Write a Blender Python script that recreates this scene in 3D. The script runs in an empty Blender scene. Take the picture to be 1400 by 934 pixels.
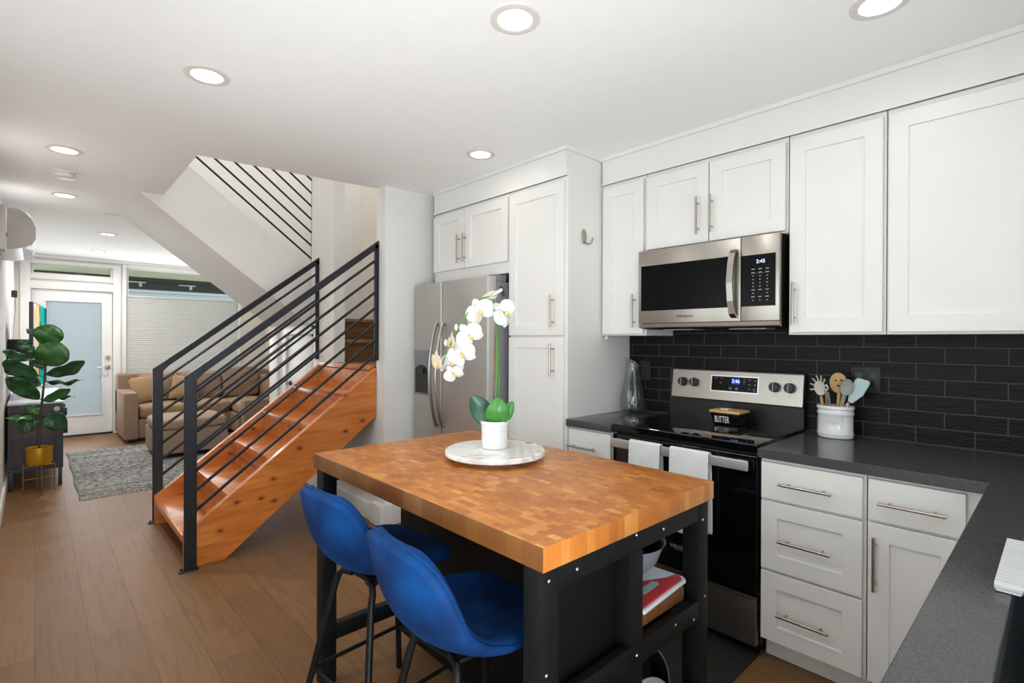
import bpy, bmesh, math, random
from mathutils import Vector, Matrix, Quaternion
random.seed(7)
S = bpy.context.scene
COL = S.collection
PI = math.pi

# ------------------------------------------------------------------ camera, world, big lights, exposure
cam_d = bpy.data.cameras.new('camera')
cam_d.sensor_width = 36.0
cam_d.lens = 18.072
cam_d.clip_start = 0.02
cam = bpy.data.objects.new('camera', cam_d)
COL.objects.link(cam)
_yaw, _pitch, _roll = map(math.radians, (42.8577, 0.1643, 0.2217))
_F = Vector((math.sin(_yaw)*math.cos(_pitch), math.cos(_yaw)*math.cos(_pitch), -math.sin(_pitch)))
_R = Vector((math.cos(_yaw), -math.sin(_yaw), 0)); _U = _R.cross(_F)
_R2 = _R*math.cos(_roll) + _U*math.sin(_roll); _U2 = _U*math.cos(_roll) - _R*math.sin(_roll)
_m = Matrix((_R2, _U2, -_F)).transposed().to_4x4()
_m.translation = (0, 0, 1.372)
cam.matrix_world = _m
S.camera = cam

S.view_settings.view_transform = 'Standard'
S.view_settings.look = 'None'
S.view_settings.gamma = 1.0
S.view_settings.use_curve_mapping = False
S.view_settings.exposure = 0.12

W = bpy.data.worlds.new('world'); S.world = W; W.use_nodes = True
W.node_tree.nodes['Background'].inputs[0].default_value = (0.93, 0.965, 1.0, 1)
W.node_tree.nodes['Background'].inputs[1].default_value = 1.7

def area(name, loc, rot, sx, sy, power, color=(1, 1, 1), spread=PI):
    l = bpy.data.lights.new(name, 'AREA'); l.shape = 'RECTANGLE'; l.size = sx; l.size_y = sy
    l.energy = power; l.color = color; l.spread = spread
    o = bpy.data.objects.new(name, l); COL.objects.link(o); o.location = loc; o.rotation_euler = rot
    return o
DAY = (0.93, 0.97, 1.0)
# daylight through the glazed end wall, plus added lights for unseen sources
area('unseen_sink_window_light', (1.10, -0.50, 1.55), (math.radians(122), 0, 0), 1.7, 1.0, 4, DAY)  # unseen window over the sink, suggested by counter reflections, added for daylight
area('added_rear_fill', (0.09, -0.50, 1.05), (math.radians(104), 0, 0), 0.52, 1.9, 54, DAY)  # fill light added behind the camera, no opening is built for it
area('added_side_window_light', (-0.185, 1.55, 1.45), (0, math.radians(-132), 0), 1.3, 2.3, 13, DAY)  # fill from the made-up left window, brightens faces turned that way
area('daylight_front_window', (1.72, 9.28, 1.55), (math.radians(-105), 0, 0), 1.4, 1.6, 20, DAY)
area('daylight_front_door', (0.40, 9.33, 1.10), (math.radians(-100), 0, 0), 0.55, 1.5, 11, (0.88, 0.95, 1.0))
area('added_stairwell_light', (1.6, 4.7, 4.9), (0, 0, 0), 1.8, 1.8, 36, (1.0, 0.98, 0.95))  # added light to brighten the stairwell, no skylight is built above

# ------------------------------------------------------------------ materials
def lin(c):
    out = []
    for v in c[:3]:
        v = v/255.0
        out.append(v/12.92 if v <= 0.04045 else ((v+0.055)/1.055)**2.4)
    return tuple(out) + (1.0,)

class NT:
    def __init__(s, name):
        s.m = bpy.data.materials.new(name); s.m.use_nodes = True
        s.t = s.m.node_tree; s.b = s.t.nodes['Principled BSDF']; s.out = s.t.nodes['Material Output']
    def n(s, typ, **kw):
        x = s.t.nodes.new(typ)
        for k, v in kw.items():
            if k.startswith('i_'):
                x.inputs[k[2:].replace('_', ' ')].default_value = v
            else:
                setattr(x, k, v)
        return x
    def l(s, a, b): s.t.links.new(a, b)
    def coord(s, scale=(1, 1, 1), rot=(0, 0, 0), loc=(0, 0, 0), kind='Object'):
        tc = s.n('ShaderNodeTexCoord'); mp = s.n('ShaderNodeMapping')
        mp.inputs['Scale'].default_value = scale; mp.inputs['Rotation'].default_value = rot; mp.inputs['Location'].default_value = loc
        s.l(tc.outputs[kind], mp.inputs['Vector']); return mp.outputs['Vector']
    def ramp(s, fac, stops):
        r = s.n('ShaderNodeValToRGB'); e = r.color_ramp.elements
        while len(e) < len(stops): e.new(0.5)
        for i, (p, c) in enumerate(stops): e[i].position = p; e[i].color = c
        s.l(fac, r.inputs['Fac']); return r.outputs['Color']
    def bump(s, h, strength=0.2, dist=0.01):
        b = s.n('ShaderNodeBump'); b.inputs['Strength'].default_value = strength; b.inputs['Distance'].default_value = dist
        s.l(h, b.inputs['Height']); s.l(b.outputs['Normal'], s.b.inputs['Normal']); return b
    def mix(s, f, a, b, blend='MIX'):
        x = s.n('ShaderNodeMix', data_type='RGBA', blend_type=blend)
        if hasattr(f, 'links'): s.l(f, x.inputs[0])
        else: x.inputs[0].default_value = f
        for v, i in ((a, 6), (b, 7)):
            if hasattr(v, 'links'): s.l(v, x.inputs[i])
            else: x.inputs[i].default_value = v
        return x.outputs[2]

def plain(name, rgb, rough=0.5, metal=0.0, var=0.04, nscale=12.0, bump=0.0, bscale=60.0, spec=0.5, emit=None, estr=0, coat=0.0, stretch=(1, 1, 1)):
    k = NT(name); c = lin(rgb)
    v = k.coord(stretch)
    nz = k.n('ShaderNodeTexNoise'); nz.inputs['Scale'].default_value = nscale; nz.inputs['Detail'].default_value = 4
    k.l(v, nz.inputs['Vector'])
    lo = tuple(max(0, x*(1-var)) for x in c[:3]) + (1,); hi = tuple(min(1, x*(1+var)) for x in c[:3]) + (1,)
    k.l(k.ramp(nz.outputs['Fac'], [(0.3, lo), (0.7, hi)]), k.b.inputs['Base Color'])
    k.b.inputs['Roughness'].default_value = rough; k.b.inputs['Metallic'].default_value = metal
    k.b.inputs['Specular IOR Level'].default_value = spec
    if coat: k.b.inputs['Coat Weight'].default_value = coat; k.b.inputs['Coat Roughness'].default_value = 0.08
    if bump:
        n2 = k.n('ShaderNodeTexNoise'); n2.inputs['Scale'].default_value = bscale; n2.inputs['Detail'].default_value = 6
        k.l(v, n2.inputs['Vector']); k.bump(n2.outputs['Fac'], bump, 0.004)
    if emit:
        k.b.inputs['Emission Color'].default_value = lin(emit); k.b.inputs['Emission Strength'].default_value = estr
    return k.m

M = {}
M['wall'] = plain('wall_paint', (232, 231, 228), 0.75, var=0.01, bump=0.05, bscale=180)
M['wall_warm'] = plain('wall_paint_warm', (226, 220, 210), 0.75, var=0.01)
M['ceil'] = plain('ceiling_paint', (248, 248, 247), 0.8, var=0.008)
M['trim'] = plain('trim_paint', (240, 240, 238), 0.4, var=0.01)
M['cab'] = plain('cabinet_paint', (231, 230, 227), 0.38, var=0.012, nscale=5)
M['nickel'] = plain('brushed_nickel', (176, 167, 158), 0.28, 1.0, var=0.05, nscale=90)
M['steel_h'] = plain('brushed_steel', (168, 163, 156), 0.30, 1.0, var=0.05, nscale=30, stretch=(1, 1, 60), bump=0.03, bscale=30)
M['steel_bar'] = plain('steel_bar', (196, 193, 189), 0.36, 0.65, var=0.04, nscale=40)
M['steel_v'] = plain('fridge_steel', (186, 184, 181), 0.42, 0.75, var=0.05, nscale=3, bump=0.02, bscale=8)
M['steel_dark'] = plain('fridge_grey_side', (128, 130, 133), 0.5, 0.0, var=0.03)
M['blk_gloss'] = plain('black_glass', (9, 9, 10), 0.05, 0.0, var=0.02)
M['oven_window'] = plain('dark_appliance_window', (8, 8, 9), 0.22, 0.0, var=0.02, spec=0.12)
M['blk_plastic'] = plain('black_plastic', (20, 20, 21), 0.35, var=0.05)
M['blk_steel'] = plain('black_powder_steel', (12, 14, 15), 0.5, 0.0, var=0.3, nscale=18, bump=0.06, bscale=90, spec=0.25)
M['blk_panel'] = plain('black_painted_panel', (9, 9, 10), 0.55, var=0.1, spec=0.2)
M['rail'] = plain('blackened_steel_rail', (44, 47, 52), 0.33, 0.55, var=0.15, nscale=25)
M['white_gloss'] = plain('white_ceramic', (222, 223, 225), 0.18, var=0.01, coat=0.4)
M['white_plastic'] = plain('white_plastic', (226, 227, 228), 0.35, var=0.01)
M['rack_white'] = plain('white_silicone', (196, 197, 199), 0.5)
M['grey_plastic'] = plain('grey_plastic', (168, 163, 156), 0.45, var=0.02)
M['screw'] = plain('steel_screw', (215, 215, 215), 0.3, 1.0)
M['velvet'] = None
M['gold'] = plain('brushed_gold', (205, 160, 52), 0.42, 1.0, var=0.08, nscale=20, stretch=(1, 1, 12))
M['brass'] = plain('thin_brass_rod', (165, 135, 82), 0.35, 1.0)
M['soil'] = plain('dark_soil', (38, 28, 22), 0.95, var=0.4, nscale=80)
M['towel'] = plain('white_towel', (228, 228, 229), 0.9, var=0.03, bump=0.5, bscale=500, spec=0.1)
M['towel_stripe'] = plain('dark_towel_stripe', (58, 62, 72), 0.9)
M['red'] = plain('red_silicone', (192, 34, 44), 0.4, var=0.05)
M['white_board'] = plain('white_polypropylene', (214, 226, 236), 0.4, var=0.01)
M['blue_grey'] = plain('grey_blue_enamel', (128, 140, 150), 0.35, var=0.04)
M['blue_box'] = plain('light_blue_card', (105, 170, 195), 0.5)
M['petal'] = plain('white_petal', (208, 207, 206), 0.5, var=0.02, nscale=30)
M['petal_pink'] = plain('cream_bud_petal', (214, 196, 176), 0.5, var=0.04, nscale=30)
M['lip'] = plain('yellow_orchid_lip', (226, 196, 110), 0.5, var=0.1)
M['stem'] = plain('green_stem', (88, 126, 58), 0.5, var=0.2)
M['stake'] = plain('brown_stake', (116, 82, 52), 0.6)
M['leaf_bright'] = plain('orchid_leaf', (62, 132, 52), 0.32, var=0.18, nscale=9, stretch=(8, 8, 1))
M['leaf_dark'] = plain('orchid_leaf_dark', (38, 88, 64), 0.32, var=0.15, nscale=9)
M['fig'] = plain('fig_leaf', (30, 74, 38), 0.32, var=0.3, nscale=14)
M['fig_mid'] = plain('fig_leaf_mid', (48, 100, 42), 0.35, var=0.25, nscale=14)
M['fig_stem'] = plain('fig_bark', (70, 52, 38), 0.8, var=0.3)
M['sofa'] = plain('taupe_sofa_fabric', (146, 122, 103), 0.9, var=0.06, nscale=9, bump=0.25, bscale=260, spec=0.15)
M['sofa_tan'] = plain('tan_sofa_cushion', (160, 132, 104), 0.9, var=0.07, nscale=7, bump=0.25, bscale=260, spec=0.15)
M['pillow'] = plain('tan_pillow_stripe', (162, 132, 102), 0.9, var=0.10, nscale=20, stretch=(6, 1, 1), bump=0.3, bscale=120, spec=0.1)
M['ottoman'] = plain('taupe_ottoman_fabric', (160, 140, 122), 0.92, var=0.05, nscale=6, bump=0.25, bscale=260, spec=0.15)
M['mat_blk'] = plain('black_floor_mat', (24, 23, 22), 0.6, var=0.15, bump=0.2, bscale=200)
M['plate_blk'] = plain('black_outlet_plate', (15, 15, 16), 0.5)
M['tan_lid'] = plain('bamboo_lid', (208, 164, 108), 0.45, var=0.12, nscale=8, stretch=(12, 1, 1))
M['wood_utensil'] = plain('beech_utensil', (204, 164, 104), 0.6, var=0.1, nscale=20)
M['wood_light'] = plain('pale_wood_handle', (216, 168, 128), 0.6, var=0.1)
M['sil_blue'] = plain('pale_blue_silicone', (186, 208, 212), 0.55)
M['sil_grey'] = plain('grey_silicone', (152, 154, 146), 0.55)
M['sil_stone'] = plain('stone_silicone', (196, 196, 186), 0.55)
M['console'] = plain('dark_ash_console', (74, 64, 62), 0.5, var=0.22, nscale=6, stretch=(10, 10, 1))
M['console_top'] = plain('pale_console_top', (214, 222, 230), 0.3)
M['navy'] = plain('navy_metal_frame', (40, 46, 60), 0.4, 0.3)
M['purple'] = plain('purple_bezel', (74, 48, 82), 0.4)
M['soffit'] = plain('olive_soffit', (222, 222, 188), 0.8, var=0.06, nscale=3)
M['beam'] = plain('dark_green_beam', (34, 44, 44), 0.6)
M['siding'] = plain('blue_grey_siding', (186, 197, 202), 0.7, var=0.03)
M['steel_sink'] = plain('sink_steel', (92, 97, 100), 0.42, 1.0, var=0.05, nscale=40)
M['dark_hole'] = plain('dark_void', (6, 6, 6), 0.9)
M['ink'] = plain('grey_print', (150, 150, 152), 0.5)
M['ink_dark'] = plain('dark_print', (74, 68, 62), 0.5)
M['ink_white'] = plain('white_print', (226, 228, 230), 0.5)
M['display_blue'] = plain('blue_lit_display', (12, 22, 120), 0.3, emit=(20, 40, 200), estr=0.6)
M['digit_white'] = plain('lit_digits', (190, 205, 255), 0.3, emit=(190, 210, 255), estr=1.3)
M['lamp'] = plain('lit_diffuser', (255, 250, 240), 0.5, emit=(255, 247, 236), estr=5.0)
M['lamp_trim'] = plain('recessed_trim', (222, 216, 210), 0.5)
M['vent_lamp'] = plain('hood_lamp_lens', (170, 168, 160), 0.4)
M['magnet'] = plain('brown_magnet', (98, 78, 58), 0.6, var=0.6, nscale=80)
M['hook'] = plain('antique_silver', (168, 162, 142), 0.35, 0.9, var=0.15, nscale=120)

def velvet():
    k = NT('blue_velvet'); v = k.coord()
    nz = k.n('ShaderNodeTexNoise'); nz.inputs['Scale'].default_value = 7; nz.inputs['Detail'].default_value = 7; k.l(v, nz.inputs['Vector'])
    k.l(k.ramp(nz.outputs['Fac'], [(0.36, lin((0, 34, 78))), (0.5, lin((0, 48, 100))), (0.72, lin((2, 66, 128)))]), k.b.inputs['Base Color'])
    k.b.inputs['Roughness'].default_value = 0.75
    k.b.inputs['Sheen Weight'].default_value = 0.03; k.b.inputs['Sheen Roughness'].default_value = 0.35
    k.b.inputs['Sheen Tint'].default_value = lin((20, 110, 220)); k.b.inputs['Specular IOR Level'].default_value = 0.2
    n2 = k.n('ShaderNodeTexNoise'); n2.inputs['Scale'].default_value = 300; k.l(v, n2.inputs['Vector']); k.bump(n2.outputs['Fac'], 0.15, 0.002)
    return k.m
M['velvet'] = velvet()

def quartz():
    k = NT('dark_grey_quartz'); v = k.coord()
    a = k.n('ShaderNodeTexNoise'); a.inputs['Scale'].default_value = 260; a.inputs['Detail'].default_value = 3; k.l(v, a.inputs['Vector'])
    b = k.n('ShaderNodeTexNoise'); b.inputs['Scale'].default_value = 34; b.inputs['Detail'].default_value = 8; b.inputs['Roughness'].default_value = 0.8; k.l(v, b.inputs['Vector'])
    c1 = k.ramp(a.outputs['Fac'], [(0.35, lin((62, 63, 65))), (0.65, lin((80, 81, 82)))])
    c2 = k.ramp(b.outputs['Fac'], [(0.30, lin((46, 47, 48))), (0.37, (1, 1, 1, 1))])
    k.l(k.mix(0.6, c1, c2, 'MULTIPLY'), k.b.inputs['Base Color'])
    k.b.inputs['Specular IOR Level'].default_value = 0.30
    k.l(k.ramp(b.outputs['Fac'], [(0.3, (0.12,)*3+(1,)), (0.7, (0.24,)*3+(1,))]), k.b.inputs['Roughness'])
    return k.m
M['quartz'] = quartz()

def tile():
    k = NT('black_handmade_tile')
    tc = k.n('ShaderNodeTexCoord'); sx = k.n('ShaderNodeSeparateXYZ'); cx = k.n('ShaderNodeCombineXYZ')
    k.l(tc.outputs['Object'], sx.inputs[0]); k.l(sx.outputs['Y'], cx.inputs['X']); k.l(sx.outputs['Z'], cx.inputs['Y'])
    mp = k.n('ShaderNodeMapping'); mp.inputs['Location'].default_value = (0.041, -0.914-0.0035, 0); k.l(cx.outputs[0], mp.inputs[0])
    br = k.n('ShaderNodeTexBrick'); br.offset = 0.5; br.inputs['Scale'].default_value = 1.0
    br.inputs['Brick Width'].default_value = 0.2; br.inputs['Row Height'].default_value = 0.0713
    br.inputs['Mortar Size'].default_value = 0.0022; br.inputs['Mortar Smooth'].default_value = 0.1
    br.inputs['Color1'].default_value = lin((12, 12, 13)); br.inputs['Color2'].default_value = lin((18, 18, 18)); br.inputs['Mortar'].default_value = lin((74, 74, 74))
    k.l(mp.outputs[0], br.inputs['Vector']); k.l(br.outputs['Color'], k.b.inputs['Base Color'])
    m2 = k.n('ShaderNodeMapping'); m2.inputs['Scale'].default_value = (9, 30, 1); k.l(cx.outputs[0], m2.inputs[0])
    nz = k.n('ShaderNodeTexNoise'); nz.inputs['Scale'].default_value = 1.6; nz.inputs['Detail'].default_value = 5; nz.inputs['Distortion'].default_value = 1.2
    k.l(m2.outputs[0], nz.inputs['Vector'])
    mm = k.n('ShaderNodeMath', operation='MULTIPLY_ADD'); k.l(br.outputs['Fac'], mm.inputs[0]); mm.inputs[1].default_value = -0.5; k.l(nz.outputs['Fac'], mm.inputs[2])
    k.bump(mm.outputs[0], 0.38, 0.006)
    k.b.inputs['Roughness'].default_value = 0.38; k.b.inputs['Specular IOR Level'].default_value = 0.16
    return k.m
M['tile'] = tile()

def floor_mat():
    k = NT('brown_plank_floor')
    tc = k.n('ShaderNodeTexCoord'); sx = k.n('ShaderNodeSeparateXYZ'); cx = k.n('ShaderNodeCombineXYZ')
    k.l(tc.outputs['Object'], sx.inputs[0]); k.l(sx.outputs['Y'], cx.inputs['X']); k.l(sx.outputs['X'], cx.inputs['Y'])
    br = k.n('ShaderNodeTexBrick'); br.offset = 0.37; br.offset_frequency = 3
    br.inputs['Scale'].default_value = 1; br.inputs['Brick Width'].default_value = 1.5; br.inputs['Row Height'].default_value = 0.185
    br.inputs['Mortar Size'].default_value = 0.0014; br.inputs['Mortar Smooth'].default_value = 0.2
    br.inputs['Color1'].default_value = lin((120, 87, 56)); br.inputs['Color2'].default_value = lin((134, 99, 66)); br.inputs['Mortar'].default_value = lin((90, 66, 44))
    k.l(cx.outputs[0], br.inputs['Vector'])
    mp = k.n('ShaderNodeMapping'); mp.inputs['Scale'].default_value = (1.6, 22, 1); k.l(cx.outputs[0], mp.inputs[0])
    nz = k.n('ShaderNodeTexNoise'); nz.inputs['Scale'].default_value = 2.2; nz.inputs['Detail'].default_value = 9; nz.inputs['Roughness'].default_value = 0.65; nz.inputs['Distortion'].default_value = 0.6
    k.l(mp.outputs[0], nz.inputs['Vector'])
    g = k.ramp(nz.outputs['Fac'], [(0.25, (0.66, 0.64, 0.62, 1)), (0.5, (1, 1, 1, 1)), (0.8, (1.12, 1.10, 1.08, 1))])
    k.l(k.mix(0.85, br.outputs['Color'], g, 'MULTIPLY'), k.b.inputs['Base Color'])
    k.b.inputs['Roughness'].default_value = 0.5; k.b.inputs['Specular IOR Level'].default_value = 0.28
    k.bump(br.outputs['Fac'], 0.25, -0.002)
    return k.m
M['floor'] = floor_mat()

def butcher(name, axes, bw, rh, mortar=0.0006, dark=1.0):
    k = NT(name)
    tc = k.n('ShaderNodeTexCoord'); sx = k.n('ShaderNodeSeparateXYZ'); cx = k.n('ShaderNodeCombineXYZ')
    k.l(tc.outputs['Object'], sx.inputs[0]); k.l(sx.outputs[axes[0]], cx.inputs['X']); k.l(sx.outputs[axes[1]], cx.inputs['Y'])
    br = k.n('ShaderNodeTexBrick'); br.offset = 0.43; br.offset_frequency = 2; br.squash = 0.7; br.squash_frequency = 3
    br.inputs['Scale'].default_value = 1; br.inputs['Brick Width'].default_value = bw; br.inputs['Row Height'].default_value = rh
    br.inputs['Mortar Size'].default_value = mortar; br.inputs['Bias'].default_value = 0.0
    br.inputs['Color1'].default_value = (0, 0, 0, 1); br.inputs['Color2'].default_value = (1, 1, 1, 1); br.inputs['Mortar'].default_value = (0.3, 0.3, 0.3, 1)
    k.l(cx.outputs[0], br.inputs['Vector'])
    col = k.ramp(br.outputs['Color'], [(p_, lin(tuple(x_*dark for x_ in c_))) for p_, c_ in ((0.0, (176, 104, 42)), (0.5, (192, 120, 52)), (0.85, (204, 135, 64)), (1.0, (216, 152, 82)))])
    nz = k.n('ShaderNodeTexNoise'); nz.inputs['Scale'].default_value = 3.2; nz.inputs['Detail'].default_value = 5; k.l(tc.outputs['Object'], nz.inputs['Vector'])
    st = k.ramp(nz.outputs['Fac'], [(0.32, (0.72, 0.62, 0.50, 1)), (0.62, (1, 1, 1, 1))])
    mp = k.n('ShaderNodeMapping'); mp.inputs['Scale'].default_value = (180, 180, 6) if axes[1] == 'Z' else (60, 60, 60)
    k.l(tc.outputs['Object'], mp.inputs[0])
    n2 = k.n('ShaderNodeTexNoise'); n2.inputs['Scale'].default_value = 1.0; n2.inputs['Detail'].default_value = 3; k.l(mp.outputs[0], n2.inputs['Vector'])
    gr = k.ramp(n2.outputs['Fac'], [(0.3, (0.82, 0.80, 0.76, 1)), (0.65, (1, 1, 1, 1))])
    k.l(k.mix(0.8, k.mix(0.8, col, st, 'MULTIPLY'), gr, 'MULTIPLY'), k.b.inputs['Base Color'])
    k.b.inputs['Roughness'].default_value = 0.36
    return k.m
M['bb_top'] = butcher('butcher_block_top', ('Y', 'X'), 0.050, 0.023)
M['bb_x'] = butcher('butcher_block_end', ('X', 'Z'), 0.031, 0.5)
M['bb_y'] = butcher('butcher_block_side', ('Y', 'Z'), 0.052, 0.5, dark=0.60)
M['cutboard'] = butcher('striped_cutting_board', ('X', 'Z'), 0.014, 0.5, dark=0.62)

def fir():
    k = NT('orange_fir_timber'); v = k.coord((1.0, 7, 7), (0, math.radians(37.5), 0))
    nz = k.n('ShaderNodeTexNoise'); nz.inputs['Scale'].default_value = 2.0; nz.inputs['Detail'].default_value = 7; nz.inputs['Distortion'].default_value = 0.9; k.l(v, nz.inputs['Vector'])
    base = k.ramp(nz.outputs['Fac'], [(0.30, lin((176, 98, 38))), (0.5, lin((200, 116, 48))), (0.72, lin((214, 134, 66)))])
    w = k.n('ShaderNodeTexWave', wave_type='BANDS', bands_direction='Z'); w.inputs['Scale'].default_value = 1.3; w.inputs['Distortion'].default_value = 7; w.inputs['Detail'].default_value = 2; w.inputs['Detail Scale'].default_value = 0.6
    k.l(v, w.inputs['Vector'])
    gr = k.ramp(w.outputs['Fac'], [(0.0, (0.80, 0.74, 0.68, 1)), (0.12, (1, 1, 1, 1))])
    vo = k.n('ShaderNodeTexVoronoi', voronoi_dimensions='2D'); vo.inputs['Scale'].default_value = 3.4
    v2 = k.coord((1.0, 1.0, 1.6), (0, math.radians(37.5), 0)); s2 = k.n('ShaderNodeSeparateXYZ'); c2 = k.n('ShaderNodeCombineXYZ'); k.l(v2, s2.inputs[0]); k.l(s2.outputs['X'], c2.inputs['X']); k.l(s2.outputs['Z'], c2.inputs['Y']); k.l(c2.outputs[0], vo.inputs['Vector'])
    kn = k.ramp(vo.outputs['Distance'], [(0.025, (0.25, 0.14, 0.08, 1)), (0.06, (0.72, 0.62, 0.55, 1)), (0.13, (1, 1, 1, 1))])
    k.l(k.mix(1.0, k.mix(0.7, base, gr, 'MULTIPLY'), kn, 'MULTIPLY'), k.b.inputs['Base Color'])
    k.b.inputs['Roughness'].default_value = 0.34; k.b.inputs['Coat Weight'].default_value = 0.35; k.b.inputs['Coat Roughness'].default_value = 0.15
    return k.m
M['fir'] = fir()
M['oakdark'] = plain('brown_landing_wood', (116, 80, 46), 0.5, var=0.25, nscale=4, stretch=(1, 8, 8))

def rugmat():
    k = NT('grey_woven_rug'); v = k.coord((1, 1, 1))
    tc = k.coord((9, 26, 1))
    a = k.n('ShaderNodeTexNoise'); a.inputs['Scale'].default_value = 2.2; a.inputs['Detail'].default_value = 6; a.inputs['Roughness'].default_value = 0.75; k.l(tc, a.inputs['Vector'])
    t2 = k.coord((0.6, 7, 1)); b = k.n('ShaderNodeTexNoise'); b.inputs['Scale'].default_value = 1.2; b.inputs['Detail'].default_value = 3; k.l(t2, b.inputs['Vector'])
    c1 = k.ramp(a.outputs['Fac'], [(0.40, lin((40, 40, 44))), (0.47, lin((138, 137, 135))), (0.58, lin((204, 201, 194)))])
    c2 = k.ramp(b.outputs['Fac'], [(0.35, (0.62, 0.62, 0.64, 1)), (0.62, (1, 1, 1, 1))])
    k.l(k.mix(0.9, c1, c2, 'MULTIPLY'), k.b.inputs['Base Color']); k.b.inputs['Roughness'].default_value = 0.95
    k.b.inputs['Specular IOR Level'].default_value = 0.1
    k.bump(a.outputs['Fac'], 0.8, 0.02)
    return k.m
M['rug'] = rugmat()
M['fringe'] = plain('cream_fringe', (206, 200, 186), 0.95, var=0.2, nscale=60)

def artmat():
    k = NT('abstract_screen_picture')
    tc = k.n('ShaderNodeTexCoord'); sx = k.n('ShaderNodeSeparateXYZ'); k.l(tc.outputs['Object'], sx.inputs[0])
    mp = k.coord((4.5, 4.5, 2.0)); nz = k.n('ShaderNodeTexNoise'); nz.inputs['Scale'].default_value = 1.8; nz.inputs['Detail'].default_value = 3; nz.inputs['Distortion'].default_value = 1.0; k.l(mp, nz.inputs['Vector'])
    m1 = k.n('ShaderNodeMath', operation='MULTIPLY_ADD'); k.l(sx.outputs['Y'], m1.inputs[0]); m1.inputs[1].default_value = 0.42; m1.inputs[2].default_value = 0.25
    m2 = k.n('ShaderNodeMath', operation='MULTIPLY_ADD'); k.l(nz.outputs['Fac'], m2.inputs[0]); m2.inputs[1].default_value = 0.5; k.l(m1.outputs[0], m2.inputs[2])
    col = k.ramp(m2.outputs[0], [(0.30, lin((225, 216, 200))), (0.40, lin((214, 180, 86))), (0.45, lin((96, 100, 44))), (0.50, lin((20, 150, 150))), (0.58, lin((30, 190, 176))), (0.70, lin((16, 84, 104)))])
    k.l(col, k.b.inputs['Base Color']); k.b.inputs['Roughness'].default_value = 0.8; k.b.inputs['Specular IOR Level'].default_value = 0.0
    k.l(col, k.b.inputs['Emission Color']); k.b.inputs['Emission Strength'].default_value = 0.12
    return k.m
M['art'] = artmat()

def marble():
    k = NT('white_marble'); v = k.coord()
    a = k.n('ShaderNodeTexNoise'); a.inputs['Scale'].default_value = 9; a.inputs['Detail'].default_value = 7; a.inputs['Distortion'].default_value = 1.2; k.l(v, a.inputs['Vector'])
    k.l(k.ramp(a.outputs['Fac'], [(0.38, lin((204, 199, 195))), (0.5, lin((231, 229, 227))), (0.8, lin((237, 236, 234)))]), k.b.inputs['Base Color'])
    k.b.inputs['Roughness'].default_value = 0.25; return k.m
M['marble'] = marble()
M['hex'] = plain('pale_hexagon_inlay', (186, 182, 174), 0.3, var=0.12, nscale=40)
M['hex_dark'] = plain('grey_hexagon_inlay', (110, 110, 112), 0.3)

def clear(name, tint=(1, 1, 1, 1), gloss=0.08):
    k = NT(name); t = k.n('ShaderNodeBsdfTransparent'); t.inputs[0].default_value = tint
    g = k.n('ShaderNodeBsdfGlossy'); g.inputs['Roughness'].default_value = 0.02; m = k.n('ShaderNodeMixShader')
    fr = k.n('ShaderNodeFresnel'); fr.inputs[0].default_value = 1.45; k.l(fr.outputs[0], m.inputs[0])
    k.l(t.outputs[0], m.inputs[1]); k.l(g.outputs[0], m.inputs[2]); k.l(m.outputs[0], k.out.inputs[0]); return k.m
M['pane'] = clear('window_glass', (0.94, 0.97, 0.95, 1))
def frosted(name, rgb, diff=0.45):
    k = NT(name); a = k.n('ShaderNodeBsdfTranslucent'); b = k.n('ShaderNodeBsdfDiffuse'); m = k.n('ShaderNodeMixShader')
    a.inputs[0].default_value = lin(rgb); b.inputs[0].default_value = lin(rgb); m.inputs[0].default_value = diff
    k.l(a.outputs[0], m.inputs[1]); k.l(b.outputs[0], m.inputs[2]); k.l(m.outputs[0], k.out.inputs[0]); return k.m
M['frost'] = frosted('frosted_glass', (232, 240, 246), 0.25)
M['shade'] = frosted('cellular_shade_fabric', (246, 245, 242), 0.6)
def solidglass():
    k = NT('clear_glassware'); k.b.inputs['Transmission Weight'].default_value = 1; k.b.inputs['Roughness'].default_value = 0.0
    k.b.inputs['IOR'].default_value = 1.45; k.b.inputs['Base Color'].default_value = (0.97, 0.98, 0.98, 1); return k.m
def glassware():
    k = NT('clear_glassware'); t = k.n('ShaderNodeBsdfTransparent'); t.inputs[0].default_value = (0.95, 0.965, 0.97, 1)
    g = k.n('ShaderNodeBsdfGlossy'); g.inputs['Roughness'].default_value = 0.02; m = k.n('ShaderNodeMixShader')
    lw = k.n('ShaderNodeLayerWeight'); lw.inputs['Blend'].default_value = 0.5
    k.l(k.ramp(lw.outputs['Facing'], [(0.0, (0.05, 0.05, 0.05, 1)), (0.55, (0.10, 0.10, 0.10, 1)), (0.85, (0.35, 0.35, 0.35, 1)), (1.0, (0.8, 0.8, 0.8, 1))]), m.inputs[0])
    k.l(t.outputs[0], m.inputs[1]); k.l(g.outputs[0], m.inputs[2]); k.l(m.outputs[0], k.out.inputs[0]); return k.m
M['glass'] = glassware()

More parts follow.
